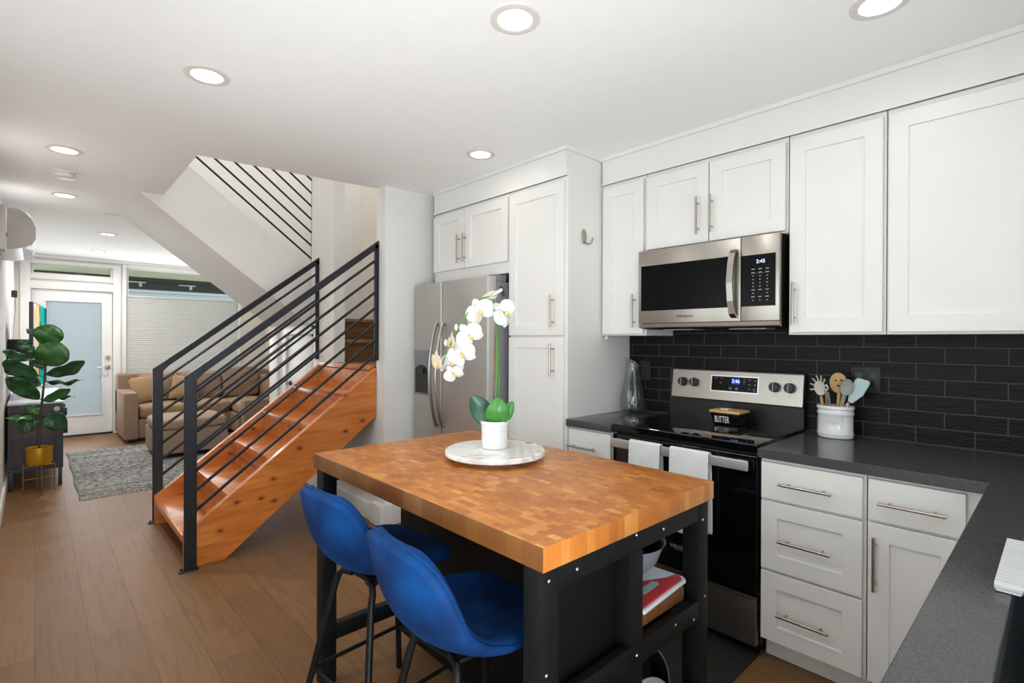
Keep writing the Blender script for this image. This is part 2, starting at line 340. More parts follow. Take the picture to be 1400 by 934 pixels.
# ------------------------------------------------------------------ mesh helpers
class MB:
    def __init__(s): s.bm = bmesh.new()
    def _faces(s, vs, quads):
        v = [s.bm.verts.new(p) for p in vs]
        for q in quads:
            try: s.bm.faces.new([v[i] for i in q])
            except ValueError: pass
        return v
    def box(s, x0, x1, y0, y1, z0, z1, bev=0.0, seg=2):
        if bev > 0:
            t = bmesh.new(); bmesh.ops.create_cube(t, size=1)
            for v in t.verts: v.co = Vector(((x0+x1)/2+v.co.x*(x1-x0), (y0+y1)/2+v.co.y*(y1-y0), (z0+z1)/2+v.co.z*(z1-z0)))
            bmesh.ops.bevel(t, geom=t.edges[:], offset=bev, segments=seg, profile=0.6, affect='EDGES')
            s.merge(t)
        else:
            s._faces([(x0,y0,z0),(x1,y0,z0),(x1,y1,z0),(x0,y1,z0),(x0,y0,z1),(x1,y0,z1),(x1,y1,z1),(x0,y1,z1)],
                     [(0,3,2,1),(4,5,6,7),(0,1,5,4),(1,2,6,5),(2,3,7,6),(3,0,4,7)])
        return s
    def merge(s, t, mat=None):
        mp = {}
        for v in t.verts: mp[v] = s.bm.verts.new(mat @ v.co if mat else v.co)
        for f in t.faces:
            try: s.bm.faces.new([mp[v] for v in f.verts])
            except ValueError: pass
        t.free()
    def tube(s, pts, r, n=10, caps=True, flat=None):
        pts = [Vector(p) for p in pts]; N = len(pts)
        rs = r if isinstance(r, (list, tuple)) else [r]*N
        T = []
        for i in range(N):
            a = pts[max(0, i-1)]; b = pts[min(N-1, i+1)]; T.append((b-a).normalized())
        up = Vector((0, 0, 1)) if abs(T[0].z) < 0.9 else Vector((1, 0, 0))
        nrm = (up - T[0]*up.dot(T[0])).normalized(); rings = []
        for i in range(N):
            if i: 
                q = T[i-1].rotation_difference(T[i]); nrm = q @ nrm; nrm = (nrm - T[i]*nrm.dot(T[i])).normalized()
            bi = T[i].cross(nrm)
            k = flat if flat else 1.0
            rings.append([s.bm.verts.new(pts[i]+(nrm*math.cos(2*PI*j/n)+bi*math.sin(2*PI*j/n)*k)*rs[i]) for j in range(n)])
        for i in range(N-1):
            for j in range(n):
                s.bm.faces.new((rings[i][j], rings[i][(j+1) % n], rings[i+1][(j+1) % n], rings[i+1][j]))
        if caps:
            s.bm.faces.new(list(reversed(rings[0]))); s.bm.faces.new(rings[-1])
        return s
    def cyl(s, p0, p1, r, n=16): return s.tube([p0, p1], r, n)
    def lathe(s, prof, c=(0, 0, 0), n=32, sx=1.0, sy=1.0, mat=None):
        c = Vector(c); rings = []
        for r, z in prof:
            if r <= 1e-6:
                p = Vector((0, 0, z)); p = (mat @ p if mat else p)+c; rings.append([s.bm.verts.new(p)])
            else:
                rg = []
                for j in range(n):
                    p = Vector((r*math.cos(2*PI*j/n)*sx, r*math.sin(2*PI*j/n)*sy, z)); rg.append(s.bm.verts.new((mat @ p if mat else p)+c))
                rings.append(rg)
        for a, b in zip(rings, rings[1:]):
            for j in range(n):
                k = (j+1) % n
                if len(a) == 1 and len(b) == 1: continue
                if len(a) == 1: s.bm.faces.new((a[0], b[j], b[k]))
                elif len(b) == 1: s.bm.faces.new((a[j], a[k], b[0]))
                else: s.bm.faces.new((a[j], a[k], b[k], b[j]))
        return s
    def prism(s, poly, ax, a, b):
        """extrude a 2D polygon along axis ax ('x': poly=(y,z); 'y': (x,z); 'z': (x,y))"""
        def P(p, t): return {'x': (t, p[0], p[1]), 'y': (p[0], t, p[1]), 'z': (p[0], p[1], t)}[ax]
        A = [s.bm.verts.new(P(p, a)) for p in poly]; B = [s.bm.verts.new(P(p, b)) for p in poly]
        s.bm.faces.new(A); s.bm.faces.new(list(reversed(B)))
        n = len(poly)
        for i in range(n): s.bm.faces.new((A[(i+1) % n], A[i], B[i], B[(i+1) % n]))
        return s
    def grid(s, fn, nu, nv, closed_u=False):
        V = [[s.bm.verts.new(fn(i/(nu-1) if not closed_u else i/nu, j/(nv-1))) for j in range(nv)] for i in range(nu)]
        for i in range(nu if closed_u else nu-1):
            for j in range(nv-1):
                a = V[i]; b = V[(i+1) % nu]; s.bm.faces.new((a[j], b[j], b[j+1], a[j+1]))
        return s
    def ball(s, c, r, sx=1, sy=1, sz=1, n=12, rot=None):
        t = bmesh.new(); bmesh.ops.create_uvsphere(t, u_segments=n*2, v_segments=n, radius=r)
        m = Matrix.Translation(c) @ (rot.to_4x4() if rot else Matrix.Identity(4)) @ Matrix.Diagonal((sx, sy, sz, 1)); s.merge(t, m); return s
    def bar(s, p0, p1, w, h, up=(0, 0, 1)):
        """rectangular bar between two points, w across, h along up"""
        p0 = Vector(p0); p1 = Vector(p1); t = (p1-p0).normalized(); up = Vector(up); sd = t.cross(up).normalized(); u = sd.cross(t).normalized()
        vs = []
        for p in (p0, p1):
            for a, b in ((-1, -1), (1, -1), (1, 1), (-1, 1)): vs.append(p+sd*a*w/2+u*b*h/2)
        s._faces(vs, [(0,1,2,3),(7,6,5,4),(0,4,5,1),(1,5,6,2),(2,6,7,3),(3,7,4,0)]); return s
    def torus(s, c, R, r, mat=None, n=28, m=10):
        def f(u, v):
            a = 2*PI*u; b = 2*PI*v
            p = Vector(((R+r*math.cos(b))*math.cos(a), (R+r*math.cos(b))*math.sin(a), r*math.sin(b)))
            return (mat @ p if mat else p)+Vector(c)
        return s.grid(f, n, m, closed_u=True)

ORG = {}
def build(name, mb, mat, parent=None, smooth=True, mods=(), kind=None, mats=None, angle=35, doubles=True):
    bm = mb.bm
    if doubles: bmesh.ops.remove_doubles(bm, verts=bm.verts[:], dist=1e-5)
    bmesh.ops.recalc_face_normals(bm, faces=bm.faces[:])
    org = Vector((0, 0, 0))
    if parent is not None: org = ORG.get(parent.name, Vector((0, 0, 0)))
    if org.length > 0: bmesh.ops.translate(bm, verts=bm.verts[:], vec=-org)
    if smooth:
        for f in bm.faces: f.smooth = True
        la = math.radians(angle)
        for e in bm.edges:
            if len(e.link_faces) == 2 and e.calc_face_angle(0) > la: e.smooth = False
    me = bpy.data.meshes.new(name); bm.to_mesh(me); bm.free()
    for m in (mats or [mat]): me.materials.append(m)
    o = bpy.data.objects.new(name, me); COL.objects.link(o)
    if parent is not None: o.parent = parent
    ORG[o.name] = org
    for typ, kw in mods:
        md = o.modifiers.new(typ.lower(), typ)
        for a, b in kw.items(): setattr(md, a, b)
    if kind: o['kind'] = kind
    return o
def tag(o, label, cat, group=None, kind=None):
    o['label'] = label; o['category'] = cat
    if group: o['group'] = group
    if kind: o['kind'] = kind
    return o
def thing(name, loc, label, cat, group=None):
    o = bpy.data.objects.new(name, None); COL.objects.link(o); o.location = loc; o.empty_display_size = 0.05
    ORG[o.name] = Vector(loc); return tag(o, label, cat, group)
def struct(name, mb, mat, **kw): return build(name, mb, mat, kind='structure', **kw)
def dup(o, loc=None, rz=None, parent=None):
    c = o.copy(); COL.objects.link(c)
    if parent is not None: c.parent = parent
    for ch in list(o.children): dup(ch, parent=c)
    if loc is not None: c.location = loc
    if rz is not None: c.rotation_euler = (0, 0, rz)
    return c
BEV = lambda w, s=2: ('BEVEL', dict(width=w, segments=s, limit_method='ANGLE'))
SUB = lambda n: ('SUBSURF', dict(levels=n, render_levels=n))
SOL = lambda t, off=0.0: ('SOLIDIFY', dict(thickness=t, offset=off))

def lettering(name, txt, size, mat, parent, loc, xdir, ydir, depth=0.0008, align='CENTER', sx=1.0):
    cu = bpy.data.curves.new(name+'_curve', 'FONT'); cu.body = txt; cu.size = size; cu.extrude = depth; cu.align_x = align; cu.align_y = 'CENTER'
    t = bpy.data.objects.new(name+'_t', cu); COL.objects.link(t)
    dg = bpy.context.evaluated_depsgraph_get(); me = bpy.data.meshes.new_from_object(t.evaluated_get(dg))
    bpy.data.objects.remove(t); bpy.data.curves.remove(cu)
    x = Vector(xdir).normalized(); y = Vector(ydir).normalized(); z = x.cross(y)
    m = Matrix((x, y, z)).transposed().to_4x4(); m.translation = Vector(loc)
    me.transform(m @ Matrix.Diagonal((sx, 1, 1, 1)))
    b = MB(); b.bm.from_mesh(me); bpy.data.meshes.remove(me)
    return build(name, b, mat, parent, smooth=False, doubles=False)

# ------------------------------------------------------------------ room shell
ZC = 2.508; XL = -0.20; XR = 2.922; YN = -0.56; YF = 9.42
YS = 5.90            # far side of the upper stair flight
struct('floor', MB().box(XL-0.12, XR+0.12, YN-0.12, YF+0.12, -0.12, 0), M['floor'])
cb = MB()
cb.prism([(XL-0.12, YN-0.12), (XR, YN-0.12), (XR, 3.42), (1.895, 3.42), (1.895, 3.53), (0.735, 3.66), (XL-0.12, 3.66)], 'z', ZC, ZC+0.3)
cb.prism([(XL-0.12, 3.66), (0.735, 3.66), (0.745, 4.86), (0.60, 4.86), (0.60, YS), (XL-0.12, YS)], 'z', ZC, ZC+0.3)
cb.box(XL-0.12, XR, YS+0.1, YF+0.12, ZC, ZC+0.3); cb.box(XL-0.12, 0.46, YS, YS+0.1, ZC, ZC+0.3)
struct('ceiling', cb, M['ceil'], smooth=False)
struct('wall_left', MB().box(XL-0.12, XL, YN-0.12, 0.38, 0, ZC).box(XL-0.12, XL, 0.38, 2.72, 0, 0.78).box(XL-0.12, XL, 0.38, 2.72, 2.12, ZC).box(XL-0.12, XL, 2.72, YF+0.12, 0, ZC), M['wall'])
n = struct('added_side_window', MB().box(XL-0.09, XL-0.03, 0.38, 0.44, 0.78, 2.12).box(XL-0.09, XL-0.03, 2.66, 2.72, 0.78, 2.12).box(XL-0.09, XL-0.03, 0.44, 2.66, 0.78, 0.84).box(XL-0.09, XL-0.03, 0.44, 2.66, 2.06, 2.12).box(XL-0.09, XL-0.03, 1.52, 1.58, 0.84, 2.06), M['trim'])  # made-up window out of view, added so light comes from the left
build('pane', MB().box(XL-0.065, XL-0.06, 0.44, 2.66, 0.84, 2.06), M['pane'], n)
struct('wall_right', MB().box(XR, XR+0.12, YN-0.12, YF+0.12, 0, 5.0), M['wall_warm'])
wb = MB()   # behind the camera: unseen wall, its sink window put in for daylight
wb.box(XL, XR, YN-0.12, YN, 0, 0.95); wb.box(XL, XR, YN-0.12, YN, 2.25, ZC); wb.box(2.32, XR, YN-0.12, YN, 0.95, 2.25); wb.box(XL, 0.2, YN-0.12, YN, 0.95, 2.25)
struct('wall_near', wb, M['wall'])
n = struct('unseen_sink_window', MB().box(0.2, 0.26, YN-0.09, YN-0.03, 0.95, 2.25).box(2.26, 2.32, YN-0.09, YN-0.03, 0.95, 2.25).box(0.26, 2.26, YN-0.09, YN-0.03, 0.95, 1.01).box(0.26, 2.26, YN-0.09, YN-0.03, 2.19, 2.25).box(1.24, 1.28, YN-0.09, YN-0.03, 1.01, 2.19), M['trim'])
build('pane', MB().box(0.26, 2.26, YN-0.065, YN-0.06, 1.01, 2.19), M['pane'], n)
# far end wall with transom, door and window openings
DX0, DX1, DZ = -0.045, 0.83, 2.045
WX0, WX1, WZ0, WZ1 = 0.985, 2.478, 0.55, 2.415
fb = MB()
fb.box(XL, DX0, YF, YF+0.12, 0, ZC); fb.box(DX0, DX1, YF, YF+0.12, DZ, 2.245); fb.box(DX0, DX1, YF, YF+0.12, 2.385, ZC)
fb.box(DX1, WX0, YF, YF+0.12, 0, ZC); fb.box(WX0, WX1, YF, YF+0.12, 0, WZ0); fb.box(WX0, WX1, YF, YF+0.12, WZ1, ZC); fb.box(WX1, XR, YF, YF+0.12, 0, ZC)
struct('wall_far', fb, M['wall_warm'])
# stair side wall, pillar, landing walls
struct('wall_pillar', MB().box(1.895, 2.304, 3.425, 3.55, 0, ZC), M['wall'])
sb = MB()
sb.box(1.8955, 1.995, 3.55, 4.62, 0, 1.05)
sb.box(1.895, 1.995, 4.62, 4.70, 0, 1.40); sb.box(1.895, 1.995, 5.42, YS, 0, 1.50); sb.box(1.895, 1.995, 4.62, 5.42, 1.40, 1.50)
struct('wall_under_stair', sb, M['wall'])
struct('wall_column', MB().box(1.895, 1.995, 4.31, 4.80, 1.05, 5.0), M['wall'])
struct('wall_closet', MB().box(1.995, XR, YS-0.10, YS, 0, 1.48), M['wall'])
struct('wall_fridge', MB().box(2.304, XR, 3.425, 3.55, 0, 5.0), M['wall'])
up = MB()
up.prism([(0.46, 2.508), (0.60, 2.508), (1.95, 1.48), (XR, 1.48), (XR, 5.0), (0.46, 5.0)], 'y', YS, YS+0.1)
up.box(0.36, 0.46, 3.55, YS+0.1, 2.808, 5.0); up.box(0.46, 2.304, 3.42, 3.53, 2.808, 5.0); up.box(0.36, XR, 3.42, YS+0.1, 5.0, 5.1)
struct('wall_stairwell', up, M['wall'])

# baseboards and trims
bb = MB(); bb.box(1.862, 1.895, 3.56, 4.56, 0, 0.125, 0.003)
bb.box(1.845, 1.895, 3.385, 3.555, 0, 0.155, 0.003); bb.box(1.895, 2.06, 3.385, 3.425, 0, 0.155, 0.003)
struct('baseboard_stair', bb, M['trim'])
struct('baseboard_left', MB().box(XL, XL+0.018, 0.3, YF, 0, 0.11, 0.003), M['trim'])
struct('baseboard_far', MB().box(0.93, XR-0.02, YF-0.018, YF, 0, 0.11, 0.003), M['trim'])
struct('baseboard_right', MB().box(XR-0.018, XR, YS+0.01, YF-0.02, 0, 0.11, 0.003), M['trim'])
tb = MB()   # casing round front door and transom
for x0, x1 in ((DX0-0.10, DX0+0.0), (DX1-0.0, DX1+0.09)): tb.box(x0, x1, YF-0.022, YF, 0, 2.43, 0.003)
tb.box(DX0, DX1, YF-0.022, YF, DZ, DZ+0.10, 0.003); tb.box(DX0, DX1, YF-0.022, YF, 2.175, 2.245, 0.003); tb.box(DX0, DX1, YF-0.022, YF, 2.385, 2.43, 0.003)
struct('trim_1', tb, M['trim'])
tb = MB(); tb.box(WX0-0.045, WX0, YF-0.022, YF, 0.5, 2.46, 0.003); tb.box(WX1, WX1+0.045, YF-0.022, YF, 0.5, 2.46, 0.003); tb.box(WX0, WX1, YF-0.022, YF, 2.415, 2.46, 0.003); tb.box(WX0-0.05, WX1+0.05, YF-0.04, YF, 0.5, 0.55, 0.003)
struct('trim_2', tb, M['trim'])
struct('trim_3', MB().box(XL, XR, YF-0.03, YF, ZC-0.045, ZC, 0.004), M['trim'])

# windows and front door
w1 = struct('window_1', MB().box(DX0, DX0+0.03, YF+0.02, YF+0.07, 2.245, 2.385).box(DX1-0.03, DX1, YF+0.02, YF+0.07, 2.245, 2.385).box(DX0+0.03, DX1-0.03, YF+0.02, YF+0.07, 2.245, 2.262).box(DX0+0.03, DX1-0.03, YF+0.02, YF+0.07, 2.368, 2.385), M['trim'])
build('pane', MB().box(DX0+0.03, DX1-0.03, YF+0.044, YF+0.049, 2.262, 2.368), M['pane'], w1)
w2 = struct('window_2', MB().box(WX0, WX0+0.03, YF+0.03, YF+0.09, WZ0, WZ1).box(WX1-0.03, WX1, YF+0.03, YF+0.09, WZ0, WZ1).box(WX0+0.03, WX1-0.03, YF+0.03, YF+0.09, WZ0, WZ0+0.04).box(WX0+0.03, WX1-0.03, YF+0.03, YF+0.09, WZ1-0.02, WZ1), M['trim'])
build('pane', MB().box(WX0+0.03, WX1-0.03, YF+0.058, YF+0.063, WZ0+0.04, WZ1-0.02), M['pane'], w2)
d1 = struct('door_1', MB().box(DX0+0.01, 0.085, YF+0.03, YF+0.075, 0.02, DZ-0.01).box(0.725, DX1-0.01, YF+0.03, YF+0.075, 0.02, DZ-0.01).box(0.085, 0.725, YF+0.03, YF+0.075, 0.02, 0.28).box(0.085, 0.725, YF+0.03, YF+0.075, 1.905, DZ-0.01), M['trim'])
build('glazing_bead', MB().box(0.085, 0.105, YF+0.018, YF+0.03, 0.28, 1.905).box(0.705, 0.725, YF+0.018, YF+0.03, 0.28, 1.905).box(0.105, 0.705, YF+0.018, YF+0.03, 0.28, 0.30).box(0.105, 0.705, YF+0.018, YF+0.03, 1.885, 1.905), M['trim'], d1)
build('frosted_pane', MB().box(0.085, 0.725, YF+0.048, YF+0.056, 0.28, 1.905), M['frost'], d1)
build('door_handle', MB().box(0.745, 0.80, YF+0.018, YF+0.03, 0.93, 0.985, 0.003).cyl((0.772, YF+0.02, 0.957), (0.772, YF-0.035, 0.957), 0.010).tube([(0.772, YF-0.035, 0.957), (0.72, YF-0.04, 0.957), (0.65, YF-0.035, 0.957)], 0.008), M['nickel'], d1)
build('deadbolt', MB().cyl((0.772, YF+0.03, 1.10), (0.772, YF+0.005, 1.10), 0.030, 20).box(0.764, 0.780, YF-0.012, YF+0.006, 1.075, 1.125, 0.003), M['nickel'], d1)
build('threshold', MB().box(DX0, DX1, YF-0.02, YF+0.09, 0, 0.022, 0.003), M['blk_plastic'], d1)

# exterior seen through the high glazing
struct('porch_soffit', MB().box(-2.5, 5.0, YF+0.13, 11.6, 2.495, 2.56), M['soffit'])
struct('porch_beam', MB().box(-2.5, 5.0, 11.6, 11.8, 2.29, 2.60).box(-2.5, 5.0, 11.5, 11.6, 2.44, 2.494), M['beam'])
sd = MB()
for i in range(26): sd.prism([(12.60, 0.1*i), (12.585, 0.1*i), (12.60, 0.1*i+0.1)], 'x', -3.5, 6.5)
sd.box(-3.5, 6.5, 12.6, 12.7, 0, 2.6)
struct('neighbour_siding', sd, M['siding'], smooth=False)
struct('porch_ground', MB().box(-4, 7, YF+0.13, 12.6, -0.15, -0.05), plain('porch_concrete', (205, 205, 200), 0.9))
t = thing('porch_bracket', (1.35, 11.53, 2.38), 'white metal bracket on the dark porch beam seen through the window above the shade', 'bracket', 'porch brackets')
build('arm', MB().box(1.22, 1.50, 11.54, 11.58, 2.395, 2.415).box(1.40, 1.44, 11.56, 11.60, 2.33, 2.40), M['white_plastic'], t)
t2 = dup(t, (2.15, 11.53, 2.37))

# cellular shade
sh = thing('cellular_shade', (1.73, YF+0.015, 0.62), 'white cellular pleated shade lowered over the large window behind the sofa', 'window shade')
def shf(u, v):
    k = v*84; tri = abs((k % 2)-1)
    return Vector((WX0+0.018+u*(WX1-WX0-0.036), YF+0.014+0.004*tri, 0.62+v*1.37))
build('pleated_fabric', MB().grid(shf, 2, 85), M['shade'], sh, smooth=False)
build('top_rail', MB().box(WX0+0.012, WX1-0.012, YF+0.004, YF+0.028, 1.99, 2.012, 0.003), M['white_plastic'], sh)
build('bottom_rail', MB().box(WX0+0.012, WX1-0.012, YF+0.004, YF+0.028, 0.60, 0.62, 0.003), M['white_plastic'], sh)

# closet door under the upper flight
d2 = struct('door_2', MB().box(1.897, 1.937, 4.7005, 5.4195, 0.004, 1.3995, 0.001), M['trim'])
build('door_handle', MB().cyl((1.897, 5.33, 0.93), (1.85, 5.33, 0.93), 0.009).tube([(1.85, 5.33, 0.93), (1.845, 5.27, 0.93), (1.85, 5.22, 0.925)], 0.008).cyl((1.897, 5.33, 0.93), (1.889, 5.33, 0.93), 0.026, 18), M['blk_plastic'], d2)
struct('trim_4', MB().box(1.875, 1.895, 4.62, 4.70, 0, 1.42, 0.003).box(1.875, 1.895, 5.42, 5.50, 0, 1.42, 0.003).box(1.875, 1.895, 4.62, 5.50, 1.42, 1.48, 0.003), M['trim'])
struct('trim_5', MB().box(1.872, 1.895, 5.66, YS, 0, 1.46, 0.003), M['trim'])

# backsplash
struct('wall_backsplash', MB().box(XR-0.012, XR-0.0005, YN, 1.98, 0.914, 1.47), M['tile'])

# ------------------------------------------------------------------ stairs
# upper flight: drywalled box rising from the winders to the floor above
f2 = MB(); f2.prism([(0.47, 2.595), (1.95, 1.468), (1.95, 1.985), (0.47, 3.125)], 'y', 4.87, YS)
fl2 = struct('stair_flight_upper', f2, M['wall'], smooth=False)
build('skirt_board', MB().prism([(0.47, 2.595), (1.95, 1.468), (1.95, 1.600), (0.47, 2.727)], 'y', 4.862, 4.87), M['wall'], fl2)
lb = MB(); lb.box(1.905, XR, 3.555, 5.0, 1.055, 1.17); lb.box(1.998, XR, 4.42, YS-0.12, 1.17, 1.345); lb.box(1.998, XR, 4.40, YS-0.12, 1.345, 1.37)
lb.box(1.998, XR, 4.72, YS-0.12, 1.37, 1.545); lb.box(1.998, XR, 4.70, YS-0.12, 1.545, 1.57)
ld = struct('stair_landing', lb, M['oakdark'])
build('step_nosing', MB().box(1.998, XR-0.002, 4.385, 4.42, 1.340, 1.3715, 0.003).box(1.998, XR-0.002, 4.685, 4.72, 1.540, 1.5715, 0.003), plain('tan_nosing', (150, 108, 64), 0.4, var=0.2), ld)
build('nosing', MB().box(1.862, 1.905, 3.60, 4.55, 1.135, 1.172, 0.004), M['fir'], ld)
struct('baseboard_landing', MB().box(1.998, XR-0.001, YS-0.125, YS-0.12, 1.57, 1.66), M['trim'])

st = thing('staircase', (0.75, 4.07, 0), 'orange timber staircase with two plank stringers and open risers rising to the landing', 'stairs')
def stringer(y0, y1):
    return MB().prism([(0.648, 0.0), (0.648, 0.205), (1.893, 1.158), (1.893, 0.792), (0.866, 0.0)], 'y', y0, y1)
build('stringer', stringer(3.545, 3.59), M['fir'], st, mods=[BEV(0.004)])
build('stringer', stringer(4.56, 4.605), M['fir'], st, mods=[BEV(0.004)])
for k in range(1, 6):
    x0 = 0.645+0.2475*(k-1)
    build('tread', MB().box(x0, min(x0+0.275, 1.890), 3.591, 4.559, 0.1935*k-0.042, 0.1935*k, 0.005), M['fir'], st)
    if k == 5: build('riser', MB().box(1.866, 1.890, 3.591, 4.559, 0.9685, 1.130), M['fir'], st)
    if k < 5: build('riser', MB().box(x0+0.2475+0.02, x0+0.2475+0.038, 3.591, 4.559, 0.1935*k-0.04, 0.1935*(k+1)-0.043), M['fir'], st)
def railing(y, name, label, low_post):
    r = thing(name, (0.67, y, 0), label, 'railing', None)
    s = 0.7765
    yn0, yn1 = y-0.011, y+0.011
    # newel with its mitred top running into the top rail
    build('newel_post', MB().prism([(0.642, 0.012), (0.707, 0.012), (0.707, 1.126), (0.742, 1.167), (0.742, 1.222), (0.642, 1.146)], 'y', yn0, yn1), M['rail'], r, mods=[BEV(0.003)])
    build('base_plate', MB().box(0.615, 0.715, y-0.022, y+0.022, 0, 0.012, 0.002).cyl((0.63, y, 0.012), (0.63, y, 0.020), 0.008, 8), M['rail'], r)
    build('top_rail', MB().prism([(0.742, 1.167), (1.893, 1.167+1.151*s), (1.893, 2.117), (0.742, 1.222)], 'y', yn0, yn1), M['rail'], r, mods=[BEV(0.003)])
    build('end_post', MB().box(1.862, 1.893, y-0.011, y+0.011, low_post, 2.085), M['rail'], r, mods=[BEV(0.002)])
    for i in range(7):
        z0 = 1.058-0.1185*i; 
        a = 0.70; zb = z0+(1.872-a)*0.775
        build('rod', MB().cyl((a, y, z0), (1.872, y, zb), 0.0100, 10), M['rail'], r)
    return r
railing(3.522, 'stair_railing', 'dark steel stair railing on the kitchen side of the timber stairs', 1.215)
railing(4.627, 'stair_railing', 'dark steel stair railing on the living room side of the timber stairs', 1.19)
ur = thing('stair_railing', (1.927, 4.845, 2.06), 'dark steel railing sloping down from the ceiling opening along the upper flight', 'railing')
build('end_post', MB().box(1.912, 1.942, 4.834, 4.856, 2.075, 3.20), M['rail'], ur, mods=[BEV(0.002)])
for i in range(8):
    z = 2.118+0.1235*i
    build('rod', MB().cyl((1.927, 4.845, z), (0.50, 4.845, z+1.427*0.772), 0.009, 10), M['rail'], ur)
build('top_rail', MB().prism([(1.942, 3.16), (1.942, 3.215), (0.5, 4.33), (0.5, 4.275)], 'y', 4.834, 4.856), M['rail'], ur)

# ------------------------------------------------------------------ cabinets (faces towards -X)
def shaker(x, y0, y1, z0, z1, rail=0.066, t=0.02, flat=False):
    b = MB()
    if flat: b.box(x, x+t, y0, y1, z0, z1); return b
    d = 0.009
    o = [(x, y0, z0), (x, y1, z0), (x, y1, z1), (x, y0, z1)]
    i = [(x, y0+rail, z0+rail), (x, y1-rail, z0+rail), (x, y1-rail, z1-rail), (x, y0+rail, z1-rail)]
    r = [(x+d, p[1], p[2]) for p in i]; k = [(x+t, p[1], p[2]) for p in o]
    b._faces(o+i+r+k, [(0,1,5,4),(1,2,6,5),(2,3,7,6),(3,0,4,7),(4,5,9,8),(5,6,10,9),(6,7,11,10),(7,4,8,11),(8,9,10,11),
                       (0,12,13,1),(1,13,14,2),(2,14,15,3),(3,15,12,0),(12,15,14,13)])
    return b
def vbar(x, y, z0, z1, r=0.006):
    return MB().cyl((x-0.032, y, z0), (x-0.032, y, z1), r, 12).cyl((x-0.032, y, z0+0.032), (x, y, z0+0.032), 0.0045, 10).cyl((x-0.032, y, z1-0.032), (x, y, z1-0.032), 0.0045, 10)
def hbar(x, y0, y1, z, r=0.006):
    return MB().cyl((x-0.032, y0, z), (x-0.032, y1, z), r, 12).cyl((x-0.032, y0+0.032, z), (x, y0+0.032, z), 0.0045, 10).cyl((x-0.032, y1-0.032, z), (x, y1-0.032, z), 0.0045, 10)
def cabinet(name, label, x, xb, y0, y1, z0, z1, fronts, toe=None):
    """x: face of doors. fronts: list of (kind, y0, y1, z0, z1, handle)"""
    c = thing(name, ((x+xb)/2, (y0+y1)/2, z0), label, 'cabinet')
    b = MB().box(x+0.021, xb, y0+0.001, y1-0.001, z0 if not toe else toe, z1)
    if toe: b.box(x+0.08, xb, y0+0.001, y1-0.001, 0, toe)
    build('carcass', b, M['cab'], c)
    for kind, a, bb_, cz, dz, h in fronts:
        d = build('door' if kind == 'door' else 'drawer', shaker(x, a, bb_, cz, dz, flat=(kind == 'slab')), M['cab'], c, mods=[BEV(0.0018)])
        if h:
            if h[0] == 'v': build('handle', vbar(x, h[1], h[2], h[3]), M['nickel'], d)
            else: build('handle', hbar(x, h[1], h[2], h[3]), M['nickel'], d)
    return c
XU = 2.590; XP = 2.263; XK = 2.283; XB = XR-0.014
cabinet('wall_cabinet', 'narrow white shaker wall cabinet between the tall pantry and the microwave', XU, XB, 1.662, 1.980, 1.402, 2.337,
        [('door', 1.675, 1.966, 1.412, 2.312, ('v', 1.728, 1.448, 1.643))])
cabinet('wall_cabinet', 'white shaker two-door wall cabinet directly above the microwave', XU, XB, 0.893, 1.660, 1.884, 2.337,
        [('door', 1.281, 1.652, 1.894, 2.312, ('v', 1.333, 1.935, 2.132)), ('door', 0.903, 1.275, 1.894, 2.312, ('v', 1.258, 1.935, 2.132))])
cabinet('wall_cabinet', 'white shaker wall cabinet just right of the microwave with a low handle', XU, XB, 0.512, 0.891, 1.402, 2.337,
        [('door', 0.522, 0.883, 1.412, 2.312, ('v', 0.858, 1.449, 1.644))])
cabinet('wall_cabinet', 'wide white shaker wall cabinet in the upper right corner above the backsplash', XU, XB, -0.02, 0.510, 1.402, 2.337,
        [('door', 0.035, 0.502, 1.412, 2.312, None)])
cabinet('pantry_cabinet', 'tall white shaker pantry cabinet between the refrigerator and the counter', XP, XB, 1.982, 2.478, 0.0, 2.337,
        [('door', 2.002, 2.470, 1.402, 2.308, ('v', 2.076, 1.447, 1.642)), ('door', 2.002, 2.470, 0.11, 1.390, ('v', 2.076, 1.157, 1.352))], toe=0.10)
cabinet('wall_cabinet', 'white shaker two-door cabinet above the stainless refrigerator', XP, XB, 2.480, 3.345, 1.815, 2.337,
        [('door', 2.953, 3.335, 1.890, 2.312, ('v', 2.998, 1.928, 2.133)), ('door', 2.490, 2.946, 1.890, 2.312, ('v', 2.931, 1.930, 2.135))])
fb = MB()
fb.box(XP+0.012, XR, 1.990, 3.345, 2.337, ZC); fb.box(XP-0.004, XR, 1.978, 3.345, ZC-0.022, ZC); fb.box(XP+0.004, XR, 1.985, 3.345, 2.337, 2.349)
fb.box(XU+0.012, XR, YN, 1.978, 2.337, ZC); fb.box(XU-0.004, XR, YN, 1.978, ZC-0.022, ZC); fb.box(XU+0.004, XR, YN, 1.978, 2.337, 2.349)
struct('trim_6', fb, M['cab'])
cabinet('base_cabinet', 'narrow white base cabinet with one slab drawer left of the range', XK, XB, 1.666, 1.980, 0, 0.873,
        [('slab', 1.676, 1.972, 0.700, 0.860, ('h', 1.760, 1.958, 0.766)), ('door', 1.676, 1.972, 0.11, 0.688, ('v', 1.715, 0.44, 0.64))], toe=0.10)
cabinet('base_cabinet', 'white three-drawer base cabinet just right of the range', XK, XB, 0.508, 0.893, 0, 0.873,
        [('slab', 0.518, 0.886, 0.703, 0.858, ('h', 0.616, 0.808, 0.777)), ('drawer', 0.518, 0.886, 0.405, 0.692, ('h', 0.618, 0.810, 0.540)), ('drawer', 0.518, 0.886, 0.103, 0.393, ('h', 0.622, 0.814, 0.232))], toe=0.095)
